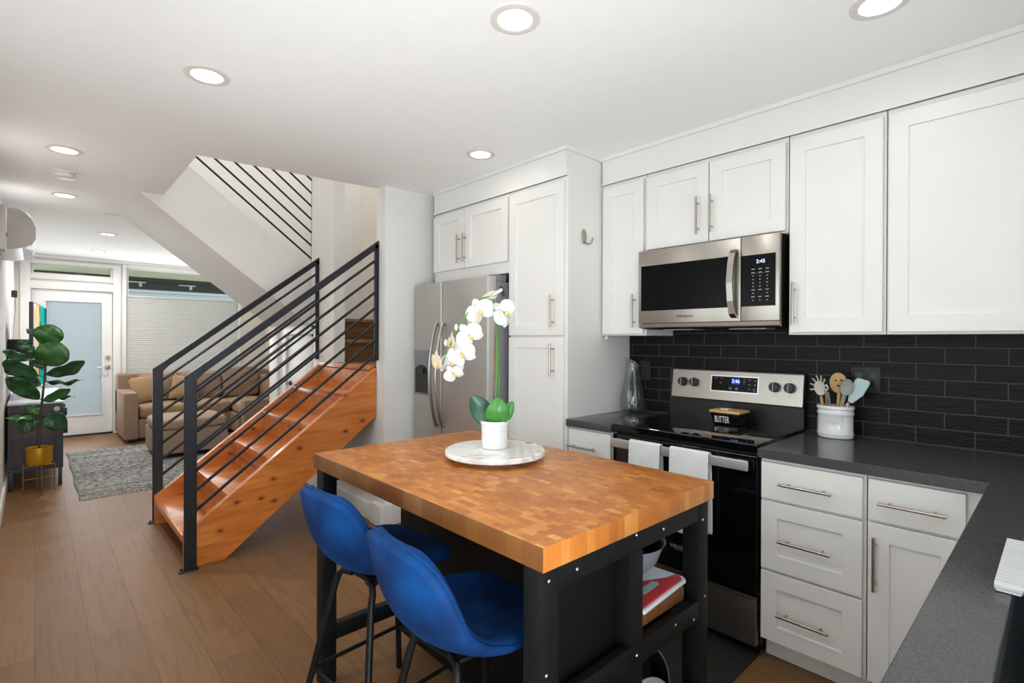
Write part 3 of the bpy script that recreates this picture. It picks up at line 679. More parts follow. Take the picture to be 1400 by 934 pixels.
cabinet('base_cabinet', 'white base cabinet with one drawer over a door in the counter corner', XK, XB, 0.165, 0.506, 0, 0.873,
        [('slab', 0.225, 0.500, 0.708, 0.860, ('h', 0.272, 0.466, 0.779)), ('door', 0.225, 0.500, 0.103, 0.697, ('v', 0.476, 0.454, 0.652))], toe=0.095)
# peninsula run under the sink (doors face +Y, only the tops of things are seen)
c = thing('sink_cabinet', (1.4, -0.2, 0), 'white sink base cabinet under the peninsula worktop at lower right', 'cabinet')
build('carcass', MB().box(0.62, 0.74, YN+0.001, 0.13, 0.0, 0.873).box(1.77, XK+0.01, YN+0.001, 0.13, 0.0, 0.873).box(0.74, 1.77, YN+0.001, YN+0.02, 0.1, 0.873).box(0.74, 1.77, 0.11, 0.13, 0.1, 0.873), M['cab'], c)
for a, b_ in ((0.66, 1.20), (1.21, 1.75), (1.76, 2.26)):
    build('door', MB().box(a, b_, 0.131, 0.149, 0.11, 0.86, 0.002), M['cab'], c)

# worktops
wt = MB()
zt0, zt1 = 0.874, 0.914
y_ = YN+0.001
wt.prism([(0.60, y_), (0.60, 0.168), (2.268, 0.168), (2.268, 0.897), (XB, 0.897), (XB, y_), (1.75, y_), (1.75, 0.064), (0.76, 0.064), (0.76, y_)], 'z', zt0, zt1)
wt.box(0.7605, 1.7495, y_, -0.40, zt0, zt1)
ct = build('countertop', wt, M['quartz'], None, mods=[BEV(0.002)])
tag(ct, 'dark grey quartz worktop forming an L right of the range', 'countertop')
ct = build('countertop', MB().box(2.268, XB, 1.664, 1.981, zt0, zt1, 0.002), M['quartz'])
tag(ct, 'short dark grey quartz worktop left of the range beside the pantry', 'countertop')
sk = MB(); sk.box(0.758, 1.752, -0.402, 0.066, 0.66, 0.664); 
for a in ((0.750, 0.758, -0.41, 0.074), (1.752, 1.76, -0.41, 0.074), (0.75, 1.76, -0.41, -0.402), (0.75, 1.76, 0.066, 0.074)): sk.box(*a, 0.66, 0.8735)
so = thing('sink', (1.25, -0.17, 0.66), 'undermount stainless steel sink set in the peninsula at lower right', 'sink')
build('basin', sk, M['steel_sink'], so)
build('drain', MB().lathe([(0.0, 0.667), (0.03, 0.667), (0.045, 0.6645)], (1.25, -0.17, 0), 20), M['screw'], so)
rk = thing('dish_rack', (1.45, -0.17, 0.914), 'roll-up drying rack with ribbed white silicone edge laid across the sink', 'dish rack')
eb = MB()
for i in range(17): eb.tube([(1.302+0.0185*i, 0.088, 0.924), (1.302+0.0185*i, 0.050, 0.924)], 0.0082, 10)
eb.box(1.294, 1.606, 0.052, 0.086, 0.9155, 0.9195, 0.001)
build('silicone_edge', eb, M['rack_white'], rk)
eb = MB()
for i in range(17): eb.tube([(1.302+0.0185*i, -0.430, 0.926), (1.302+0.0185*i, -0.392, 0.926)], 0.0082, 10)
eb.box(1.294, 1.606, -0.428, -0.394, 0.9155, 0.926, 0.002)
build('silicone_edge', eb, M['rack_white'], rk)
for i in range(17):
    build('rod', MB().cyl((1.302+0.0185*i, 0.052, 0.926), (1.302+0.0185*i, -0.394, 0.926), 0.0042, 8), M['white_plastic'], rk)

# ------------------------------------------------------------------ range
RY0, RY1 = 0.901, 1.661
rg = thing('range', (2.58, 1.281, 0), 'freestanding stainless and black glass electric range between the base cabinets', 'range')
build('body', MB().box(2.325, 2.895, RY0, RY1, 0.04, 0.885).box(2.36, 2.895, RY0+0.02, RY1-0.02, 0.0, 0.04), M['blk_plastic'], rg)
build('cooktop', MB().box(2.275, 2.862, RY0-0.001, RY1+0.001, 0.886, 0.926, 0.007, 3), M['blk_gloss'], rg)
rings = MB()
for cx_, cy_, r_ in ((2.42, 1.10, 0.10), (2.42, 1.47, 0.075), (2.68, 1.09, 0.075), (2.68, 1.48, 0.10)):
    rings.lathe([(r_-0.0012, 0.9262), (r_+0.0012, 0.9264)], (cx_, cy_, 0), 40)
build('burner_ring', rings, plain('burner_print', (48, 48, 50), 0.2), rg)
od = build('oven_door', MB().box(2.283, 2.324, RY0+0.004, RY1-0.004, 0.272, 0.872, 0.004), M['blk_gloss'], rg)
build('handle', MB().box(2.226, 2.242, 0.922, 1.636, 0.813, 0.858, 0.006, 3).box(2.238, 2.284, 0.955, 0.985, 0.822, 0.850, 0.003).box(2.238, 2.284, 1.600, 1.630, 0.822, 0.850, 0.003), M['steel_bar'], od)
lettering('lettering', 'Whirlpool', 0.026, M['ink'], od, (2.2822, 1.262, 0.372), (0, -1, 0), (0, 0, 1))
build('swirl', MB().tube([Vector((2.2822, 1.262-0.035*math.cos(a)*1.0, 0.370+0.011*math.sin(a))) for a in [0.2*i for i in range(26)]], 0.0008, 6), M['ink'], od)
build('storage_drawer', MB().box(2.285, 2.324, RY0+0.006, RY1-0.006, 0.045, 0.258, 0.004).box(2.276, 2.30, RY0+0.006, RY1-0.006, 0.250, 0.264, 0.003), M['steel_h'], rg)
bg = MB()
bg.prism([(2.866, 0.90), (2.866, 1.205), (2.905, 1.205), (2.905, 0.90)], 'y', RY0+0.004, RY1-0.004)
build('backguard_body', bg, M['blk_plastic'], rg)
cpn = MB(); cpn.prism([(2.842, 1.035), (2.848, 1.030), (2.866, 1.030), (2.898, 1.208), (2.878, 1.208), (2.866, 1.200)], 'y', RY0+0.002, RY1-0.025)
panel = build('control_panel', cpn, M['steel_h'], rg, mods=[BEV(0.004, 3)])
# tilted panel helper: point on the sloped face
def PF(y, z, off=0.0):
    k = (z-1.035)/(1.200-1.035); return Vector((2.842+0.024*k-off, y, z))
updir = Vector((0.024, 0, 0.165)).normalized()
nrm = Vector((-0.165, 0, 0.024)).normalized()
def patch(b, y0, y1, z0, z1, off, th=0.0015):
    vs = []
    for o in (off, off+th):
        for y, z in ((y0, z0), (y1, z0), (y1, z1), (y0, z1)): vs.append(PF(y, z)+nrm*o)
    b._faces(vs, [(0,1,2,3),(7,6,5,4),(0,4,5,1),(1,5,6,2),(2,6,7,3),(3,7,4,0)]); return b
build('display_bezel', patch(MB(), 1.124, 1.391, 1.084, 1.176, 0.0004), M['screw'], panel)
dsp = build('display', patch(MB(), 1.130, 1.385, 1.090, 1.170, 0.002), M['oven_window'], panel)
build('lit_window', patch(MB(), 1.224, 1.270, 1.130, 1.162, 0.0037, 0.0004), M['display_blue'], dsp)
lettering('clock_digits', '2:46', 0.026, M['digit_white'], dsp, PF(1.247, 1.146)+nrm*0.0045, (0, -1, 0), updir, 0.0002)
pb = MB()
for y, z, w, h in ((1.36, 1.160, 0.018, 0.003), (1.328, 1.160, 0.018, 0.003), (1.332, 1.134, 0.010, 0.010), (1.275, 1.106, 0.016, 0.014), (1.240, 1.106, 0.016, 0.014), (1.20, 1.160, 0.012, 0.005), (1.20, 1.147, 0.022, 0.004), (1.20, 1.136, 0.012, 0.004),
                   (1.172, 1.157, 0.016, 0.005), (1.142, 1.155, 0.014, 0.005), (1.172, 1.132, 0.009, 0.009), (1.142, 1.132, 0.009, 0.009), (1.172, 1.108, 0.014, 0.005), (1.145, 1.110, 0.016, 0.004), (1.145, 1.101, 0.016, 0.004)):
    patch(pb, y-w/2, y+w/2, z-h/2, z+h/2, 0.0036, 0.0003)
build('touch_keys', pb, plain('key_print', (96, 96, 98), 0.5), dsp)
for y in (1.562, 1.490, 1.040, 0.966):
    q = Vector((0, 0, 1)).rotation_difference(nrm).to_matrix()
    kb = build('knob', MB().lathe([(0.0, 0.026), (0.022, 0.026), (0.0255, 0.022), (0.0265, 0.0), (0.0, 0.0)], PF(y, 1.128)+nrm*0.001, 28, mat=q), M['blk_plastic'], panel)
    c0 = PF(y, 1.128)+nrm*0.029
    build('grip', MB().bar(c0-updir*0.024, c0+updir*0.024, 0.006, 0.012, up=nrm), M['steel_dark'], kb)
    tk = MB()
    for dz in (0.038, -0.038):
        patch(tk, y-0.003, y+0.003, 1.128+dz-0.001, 1.128+dz+0.001, 0.0003, 0.0003)
    build('tick_marks', tk, M['ink_dark'], panel)
# ------------------------------------------------------------------ microwave
MX = 2.520; MY0, MY1 = 0.902, 1.658
mw = thing('microwave', (2.7, 1.28, 1.44), 'stainless over-the-range microwave with black glass door mounted under the cabinets', 'microwave')
build('body', MB().box(MX+0.03, XB, MY0+0.008, MY1-0.004, 1.455, 1.880).prism([(MX+0.012, 1.458), (MX+0.05, 1.436), (XB, 1.436), (XB, 1.458)], 'y', MY0+0.012, MY1-0.008), M['blk_plastic'], mw)
build('hood_lamp', MB().box(2.62, 2.74, 1.38, 1.56, 1.431, 1.4362).box(2.62, 2.74, 1.00, 1.18, 1.431, 1.4362), M['vent_lamp'], mw)
md = build('door', MB().box(MX, MX+0.03, 1.080, MY1, 1.468, 1.876, 0.003), M['steel_h'], mw)
build('window', MB().box(MX-0.0015, MX+0.001, 1.128, 1.640, 1.538, 1.790), M['oven_window'], md)
hp = [(MX-0.006, 1.108, 1.815), (MX-0.030, 1.108, 1.80), (MX-0.045, 1.110, 1.74), (MX-0.052, 1.112, 1.655), (MX-0.045, 1.110, 1.565), (MX-0.030, 1.108, 1.505), (MX-0.006, 1.108, 1.488)]
hb = MB()
for a, b_ in zip(hp, hp[1:]): hb.bar(a, b_, 0.030, 0.010, up=(-1, 0, 0.001))
build('handle', hb, M['steel_h'], md, smooth=False)
lettering('lettering', 'Whirlpool', 0.022, M['ink_dark'], md, (MX-0.0006, 1.375, 1.503), (0, -1, 0), (0, 0, 1))
mp_ = build('control_panel', MB().box(MX, MX+0.03, MY0, 1.078, 1.468, 1.876, 0.003), M['steel_h'], mw)
kp = build('keypad', MB().box(MX-0.0015, MX+0.001, 0.918, 1.079, 1.538, 1.784), M['oven_window'], mp_)
lettering('clock_digits', '2:45', 0.024, M['digit_white'], kp, (MX-0.0022, 0.985, 1.750), (0, -1, 0), (0, 0, 1), 0.0003)
pb = MB()
for r_ in range(10):
    z = 1.715-0.0165*r_
    for j, y in enumerate((1.020, 0.988, 0.955)):
        if r_ in (7,) and j == 1: continue
        w = 0.016 if r_ in (0, 1, 6, 8) else 0.006
        pb.box(MX-0.0019, MX-0.0014, y-w/2, y+w/2, z-0.002, z+0.002)
pb.box(MX-0.0019, MX-0.0014, 0.945, 1.03, 1.6945, 1.6951)
build('touch_keys', pb, M['ink'], kp)
build('bottom_lip', MB().prism([(MX+0.002, 1.466), (MX+0.006, 1.446), (MX+0.03, 1.440), (MX+0.03, 1.466)], 'y', MY0, MY1), M['steel_h'], mw)

# ------------------------------------------------------------------ refrigerator
fr = thing('refrigerator', (2.5, 2.95, 0), 'stainless side-by-side refrigerator with water dispenser beside the white pillar', 'refrigerator')
FX = 2.125
build('cabinet_body', MB().box(2.195, 2.90, 2.525, 3.385, 0.03, 1.755, 0.004).box(2.23, 2.86, 2.56, 3.35, 0, 0.03), M['steel_dark'], fr)
def curved_door(y0, y1):
    b = MB(); b.prism([(2.192, y0+0.0), (2.192, y1), (FX+0.022, y1), (FX+0.004, y1-0.010), (FX, y1-0.03), (FX, y0+0.03), (FX+0.004, y0+0.010), (FX+0.022, y0)], 'z', 0.06, 1.785)
    return b
dl = build('door', curved_door(3.037, 3.393), M['steel_v'], fr)
dr = build('door', curved_door(2.520, 3.030), M['steel_v'], fr)
def bow(y):
    pts = []
    for i in range(13):
        t_ = i/12; z = 0.752+t_*0.745; dx = 0.012+0.060*math.sin(PI*t_)**0.8
        pts.append((FX-dx, y, z))
    b = MB().tube(pts, 0.013, 12, flat=0.7)
    b.cyl((FX-0.014, y, 0.765), (FX, y, 0.765), 0.011).cyl((FX-0.014, y, 1.485), (FX, y, 1.485), 0.011); return b
build('handle', bow(3.072), M['steel_h'], dl)
build('handle', bow(2.995), M['steel_h'], dr)
dp = build('water_dispenser', MB().box(FX-0.004, FX+0.002, 3.185, 3.378, 0.958, 1.296, 0.003), M['steel_dark'], dl)
build('recess', MB().prism([(3.200, 0.975)]+[(3.200, 1.14)]+[(3.2815+0.0815*math.cos(a), 1.14+0.045*math.sin(a)) for a in [PI-0.35*i for i in range(1, 9)]]+[(3.363, 1.14), (3.363, 0.975)], 'x', FX-0.006, FX-0.003), M['blk_plastic'], dp)
build('spout', MB().box(FX-0.016, FX-0.005, 3.24, 3.32, 1.125, 1.16, 0.004), M['blk_gloss'], dp)
build('hinge_cover', MB().box(2.18, 2.29, 2.525, 2.58, 1.756, 1.80, 0.004), M['steel_dark'], fr)
build('hinge_cover', MB().box(2.18, 2.29, 3.33, 3.385, 1.756, 1.80, 0.004), M['steel_dark'], fr)
mg = MB(); mg.ball((2.238, 2.518, 1.70), 0.022, 1, 0.25, 1.2, 6); mg.ball((2.252, 2.516, 1.675), 0.016, 1, 0.25, 1.0, 6)
tag(build('fridge_magnet', mg, M['magnet']), 'small brown figurine magnet on the grey side of the refrigerator', 'magnet')

# ------------------------------------------------------------------ kitchen island
IX0, IX1, IY0, IY1, IZ0, IZ1 = 0.820, 1.626, 0.780, 2.052, 0.857, 0.914
isl = thing('kitchen_island', (1.22, 1.42, 0), 'black metal kitchen island with thick butcher block top in the foreground', 'kitchen island')
me_b = MB().box(IX0, IX1, IY0, IY1, IZ0, IZ1, 0.0025)
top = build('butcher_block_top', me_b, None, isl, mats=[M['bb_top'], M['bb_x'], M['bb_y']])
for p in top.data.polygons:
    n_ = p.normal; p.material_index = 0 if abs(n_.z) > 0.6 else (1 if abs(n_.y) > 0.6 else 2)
LG = 0.058
for x, y in ((0.822, 0.787), (1.543, 0.787), (0.830, 1.985), (1.543, 1.985)):
    build('leg', MB().box(x, x+LG, y, y+LG, 0, IZ0-0.001, 0.003), M['blk_steel'], isl)
build('apron', MB().box(0.88, 1.543, 0.789, 0.815, 0.800, 0.856, 0.002), M['blk_steel'], isl)
build('apron', MB().box(0.888, 1.543, 2.010, 2.040, 0.800, 0.856, 0.002), M['blk_steel'], isl)
build('apron', MB().box(1.560, 1.595, 0.845, 1.985, 0.800, 0.856, 0.002), M['blk_steel'], isl)
build('middle_post', MB().box(1.168, 1.228, 0.789, 0.85, 0.06, 0.800, 0.002), M['blk_steel'], isl)
build('middle_rail', MB().box(0.88, 1.543, 0.7875, 0.814, 0.487, 0.549, 0.002), M['blk_steel'], isl)
build('side_panel', MB().box(0.875, 1.168, 0.835, 0.845, 0.10, 0.800), M['blk_panel'], isl)
build('back_panel', MB().box(1.180, 1.194, 0.845, 1.985, 0.09, 0.856), M['blk_panel'], isl)
build('end_panel', MB().box(1.194, 1.543, 2.0, 2.01, 0.09, 0.80), M['blk_panel'], isl)
build('low_rail', MB().box(0.888, 1.543, 2.0, 2.035, 0.160, 0.222, 0.002), M['blk_steel'], isl)
build('low_rail', MB().box(0.88, 1.543, 0.79, 0.82, 0.06, 0.12, 0.002), M['blk_steel'], isl)
build('shelf', MB().box(1.195, 1.598, 0.845, 1.985, 0.535, 0.555), M['blk_panel'], isl)
build('shelf_lip', MB().box(1.228, 1.543, 0.815, 0.845, 0.505, 0.530).box(1.42, 1.50, 0.80, 0.842, 0.53, 0.552, 0.002), M['blk_steel'], isl)
build('shelf', MB().box(1.195, 1.598, 0.845, 1.985, 0.115, 0.135), M['blk_panel'], isl)
sc = [(0.945, 0.828), (1.168+0.025, 0.846), (1.33, 0.828), (1.565, 0.80), (1.197, 0.518), (0.84, 0.62), (1.40, 0.525), (1.51, 0.50), (1.58, 0.55), (0.847, 0.83)]
for x, z in sc:
    build('screw', MB().lathe([(0.0, 0.0022), (0.003, 0.0018), (0.0045, 0.0)], (x, 0.7868, z), 12, mat=Matrix.Rotation(PI/2, 3, 'X')), M['screw'], isl)

# things stored in the island
cbd = build('cutting_board', MB().box(1.235, 1.500, 0.815, 1.16, 0.557, 0.597, 0.003), M['cutboard'])
tag(cbd, 'thick striped wooden cutting board lying on the island shelf under the white one', 'cutting board')
wbd = thing('cutting_board', (1.36, 0.99, 0.6), 'white cutting board with red handle edge lying on the wooden board in the island', 'cutting board')
q = Matrix.Translation((1.357, 0.975, 0.6035)) @ Matrix.Rotation(math.radians(4), 4, 'Z')
def xf(b): 
    for v in b.bm.verts: v.co = q @ v.co
    return b
build('board', xf(MB().prism([(-0.118, -0.155), (-0.108, -0.165), (0.155, -0.165), (0.170, -0.15), (0.170, 0.19), (-0.118, 0.19)], 'z', -0.005, 0.007)), M['white_board'], wbd, mods=[BEV(0.002)])
hnd = [(-0.112, -0.158), (0.138, -0.158), (0.156, -0.145), (0.156, -0.128), (0.115, -0.118), (0.04, -0.075), (-0.04, -0.075), (-0.08, -0.11), (-0.112, -0.125)]
build('red_handle', xf(MB().prism(hnd, 'z', 0.0072, 0.0125)), M['red'], wbd, mods=[BEV(0.0015)])
build('grip_hole', xf(MB().prism([(-0.035, -0.125), (0.055, -0.125), (0.065, -0.112), (0.055, -0.099), (-0.035, -0.099), (-0.045, -0.112)], 'z', 0.0126, 0.0132)), plain('hole_seen_through', (150, 180, 178), 0.5), wbd)
BW = (1.428, 1.000, 0.6110)
bwo = thing('mixing_bowl', BW, 'grey-blue mixing bowl with dark inside standing on the white cutting board in the island', 'bowl')
build('bowl', MB().lathe([(0.0, 0.0), (0.06, 0.0), (0.075, 0.004), (0.115, 0.048), (0.136, 0.104), (0.141, 0.107), (0.137, 0.106), (0.132, 0.098), (0.110, 0.048), (0.07, 0.010), (0.0, 0.008)], BW, 48), M['blue_grey'], bwo)
build('dark_lining', MB().lathe([(0.0, 0.0095), (0.069, 0.0115), (0.1085, 0.049), (0.1305, 0.098)], BW, 48), M['blk_plastic'], bwo)
rb = build('tin', MB().box(1.262, 1.30, 0.875, 0.935, 0.6115, 0.632, 0.004), M['red'])
tag(rb, 'small red tin on the white cutting board beside the island post', 'tin')
def pan(cx, cy, r, name, label):
    p = thing(name, (cx, cy, 0.137), label, 'pan')
    m = Matrix.Rotation(math.radians(90), 3, 'Y') @ Matrix.Identity(3)
    m = Matrix.Rotation(math.radians(70), 3, 'Z') @ Matrix.Rotation(math.radians(-80), 3, 'Y')
    build('pan_body', MB().lathe([(0.0, 0.0), (r*0.8, 0.0), (r, 0.05), (r+0.004, 0.05), (r*0.82, -0.004), (0.0, -0.004)], (cx, cy, 0.137+r+0.004), 40, mat=m), M['blk_plastic'], p)
    build('rim', MB().torus(Vector((cx, cy, 0.137+r+0.004))+m @ Vector((0, 0, 0.05)), r+0.002, 0.0018, mat=m, n=48, m=6), M['steel_dark'], p)
    return p
pan(1.405, 0.965, 0.130, 'frying_pan', 'black frying pan standing on edge behind the steel lid, lower island shelf')
LC = Vector((1.375, 0.862, 0.1365+0.100)); lm = Matrix.Rotation(math.radians(74), 3, 'Z') @ Matrix.Rotation(math.radians(-82), 3, 'Y')
t = thing('pot_lid', (1.375, 0.862, 0.1365), 'steel pot lid on edge in front of the black pan, lower island shelf', 'lid')
build('lid', MB().lathe([(0.0, 0.020), (0.07, 0.012), (0.094, 0.0), (0.098, 0.0), (0.098, 0.004), (0.074, 0.017), (0.0, 0.025)], LC, 40, mat=lm), M['screw'], t)
kp0 = LC+lm @ Vector((0, 0, 0.024)); build('knob', MB().cyl(kp0, kp0+lm @ Vector((0, 0, 0.018)), 0.010).ball(kp0+lm @ Vector((0, 0, 0.022)), 0.013, 1, 1, 1, 6), M['blk_plastic'], t)
tag(build('box', MB().box(1.234, 1.262, 0.862, 0.90, 0.1365, 0.335, 0.002), M['blue_box']), 'light blue box on the lower island shelf beside the middle post', 'box')

# lazy susan + orchid
TC = (1.305, 1.500)
ls = thing('lazy_susan', (TC[0], TC[1], 0.9145), 'round white marble lazy susan with hexagon inlay on the island under the orchid', 'turntable')
build('turntable', MB().lathe([(0.0, 0.932), (0.188, 0.932), (0.192, 0.935), (0.192, 0.948), (0.189, 0.951), (0.0, 0.951)], (TC[0], TC[1], 0), 64), M['marble'], ls)
build('swivel_base', MB().lathe([(0.0, 0.9145), (0.11, 0.9145), (0.11, 0.932), (0.0, 0.932)], (TC[0], TC[1], 0), 40), M['white_plastic'], ls)
hx = MB(); hd = MB(); rr = 0.0215
rgt = Vector((0.733, -0.680)); fwd = Vector((0.680, 0.733))
for i in range(-12, 13):
    for j in range(-14, 15):
        a = i*rr*1.56; b_ = (j+(0.5 if i % 2 else 0))*rr*1.80
        if a < 0.055+0.25*abs(b_)*0 or math.hypot(a, b_) > 0.180: continue
        c_ = Vector(TC)+rgt*a+fwd*b_
        poly = [(c_.x+rr*0.86*math.cos(PI/3*k+0.03-math.atan2(0.68, 0.733)), c_.y+rr*0.86*math.sin(PI/3*k+0.03-math.atan2(0.68, 0.733))) for k in range(6)]
        (hd if (i == 4 and j == 3) else hx).prism(poly, 'z', 0.951, 0.9516)
build('hexagon_inlay', hx, M['hex'], ls, smooth=False)
build('hexagon_inlay', hd, M['hex_dark'], ls, smooth=False)

OC = Vector((1.320, 1.520, 0.9522))
orc = thing('potted_orchid', OC, 'white artificial orchid in a white pot on the marble lazy susan', 'plant')
build('pot', MB().lathe([(0.0, 0.0), (0.049, 0.0), (0.051, 0.003), (0.053, 0.09), (0.0555, 0.092), (0.056, 0.104), (0.0545, 0.106), (0.0505, 0.104), (0.049, 0.085), (0.0, 0.085)], OC, 48), M['white_gloss'], orc)
R3 = Vector((0.733, -0.680, 0)); F3 = Vector((0.680, 0.733, 0)); U3 = Vector((0, 0, 1))
def op(a, z, d=0.0): return Vector((OC.x, OC.y, 0))+R3*a+F3*d+U3*z
build('stem', MB().tube([op(-0.004, 1.03, 0.0), op(0.006, 1.2, 0.005), op(0.006, 1.36), op(0.000, 1.50), op(-0.010, 1.545), op(-0.050, 1.535, -0.01), op(-0.105, 1.478, -0.015), op(-0.150, 1.400, -0.02), op(-0.185, 1.330, -0.02), op(-0.205, 1.270, -0.02)], [0.0035]*5+[0.003]*3+[0.0025]*2, 8), M['stem'], orc)
build('stem', MB().tube([op(0.012, 1.03, 0.012), op(0.016, 1.2, 0.010), op(0.010, 1.38, 0.008), op(0.004, 1.48, 0.004), op(0.020, 1.465, 0.0), op(0.034, 1.480, -0.004)], 0.003, 8), M['stem'], orc)
build('support_stake', MB().cyl(op(-0.008, 1.03, 0.012), op(0.002, 1.50, 0.006), 0.0028, 8), M['stake'], orc)
def blade(base, tip, width, bend, side, n=14, m=7, fold=0.25, dmin=0.03):
    """leaf surface from base to tip; side = width direction, bend = normal offset at the middle"""
    base = Vector(base); tip = Vector(tip); ax = tip-base; side = Vector(side); side = (side-ax*side.dot(ax)/ax.length_squared).normalized(); nr = ax.cross(side).normalized()
    def f(u, v):
        w = width*0.5*max(0.05, math.sin(PI*min(0.985, max(0.03, u**0.85))))**0.55
        s_ = (v-0.5)*2
        return base+ax*u+nr*(bend*math.sin(PI*u)+fold*w*abs(s_)**1.5)+side*s_*w
    return MB().grid(f, n, m)
for b0, tp, w, bd, mt in (((-0.022, 1.045, -0.01), (-0.092, 1.152, 0.01), 0.085, 0.012, 'leaf_dark'), ((0.008, 1.040, -0.03), (0.016, 1.150, -0.055), 0.092, -0.02, 'leaf_bright'), ((0.025, 1.045, 0.01), (0.070, 1.128, 0.03), 0.05, 0.0, 'leaf_bright')):
    sd_ = R3*1.0+U3*0.4 if mt == 'leaf_dark' else R3
    build('leaf', blade(op(b0[0], b0[1], b0[2]), op(tp[0], tp[1], tp[2]), w, bd, sd_), M[mt], orc, mods=[SUB(1), SOL(0.0015)])
build('potting_moss', MB().lathe([(0.0, 0.094), (0.03, 0.092), (0.0485, 0.088)], OC, 24), M['soil'], orc)
def flower(c, face, r, spin=0.0, mat_='petal', parts=5):
    face = Vector(face).normalized(); up_ = Vector((0, 0, 1)); x = up_.cross(face)
    if x.length < 0.1: x = Vector((1, 0, 0)).cross(face)
    x.normalize(); y = face.cross(x)
    rot = Matrix((x, y, face)).transposed() @ Matrix.Rotation(spin, 3, 'Z')
    b = MB()
    def petal(ang, ln, wd, z0, cup):
        cs, sn = math.cos(ang), math.sin(ang)
        def f(u, v):
            uu = 0.06+u*ln; w = wd*math.sin(PI*min(0.985, 0.12+0.86*u))**0.6*(v-0.5)*2
            h = z0+cup*(u**1.6)*0.5-0.12*abs(v-0.5)*wd*0+0.06*math.sin(u*PI)
            p = Vector((cs*uu-sn*w, sn*uu+cs*w, h))*r
            return c+rot @ p
        b.grid(f, 8, 7)
    for a in (PI/2, PI/2+2.2, PI/2-2.2): petal(a, 0.95, 0.34, -0.03, -0.10)      # sepals
    for a in (0.12, PI-0.12): petal(a, 1.0, 0.62, 0.02, 0.10)                    # broad petals
    fl = build('flower', b, M[mat_], orc, mods=[SUB(1), SOL(0.0012)], doubles=False)
    lp = MB().ball(c+rot @ Vector((0, -0.14*r, 0.16*r)), r*0.15, 0.8, 1.3, 1.2, 6, rot)
    build('lip', lp, M['lip'], fl)
tow = -F3
FLW = [((-0.012, 1.548, 0.0), U3*0.9-R3*0.5+tow*0.35, 0.050, 0.2, 'petal'), ((-0.058, 1.482, -0.02), tow-R3*0.2+U3*0.1, 0.056, 0.5, 'petal'), ((0.036, 1.478, -0.005), R3*0.45+tow*0.8+U3*0.15, 0.056, 0.9, 'petal'),
       ((-0.098, 1.388, -0.03), tow+R3*0.15, 0.054, 0.7, 'petal'), ((-0.128, 1.318, -0.03), tow-R3*0.1-U3*0.1, 0.055, 0.4, 'petal'), ((-0.168, 1.355, -0.01), -R3+tow*0.4, 0.048, 0.2, 'petal_pink'), ((-0.162, 1.285, -0.02), tow-R3*0.3-U3*0.2, 0.048, 0.1, 'petal'),
       ((-0.222, 1.285, -0.02), -R3+tow*0.6-U3*0.2, 0.046, 0.0, 'petal_pink'), ((-0.160, 1.240, -0.02), tow-U3*0.5, 0.040, 0.6, 'petal'), ((-0.085, 1.452, 0.0), tow*0.4-R3*0.7, 0.045, 0.1, 'petal_pink')]
for p_, fc, r_, sp, mt in FLW: flower(op(*p_), fc, r_, sp, mt)
for a, z in ((-0.205, 1.262), (-0.19, 1.36), (-0.15, 1.42)):
    build('bud', MB().ball(op(a, z, -0.02), 0.010, 0.8, 0.8, 1.4, 6), M['petal_pink'], orc)

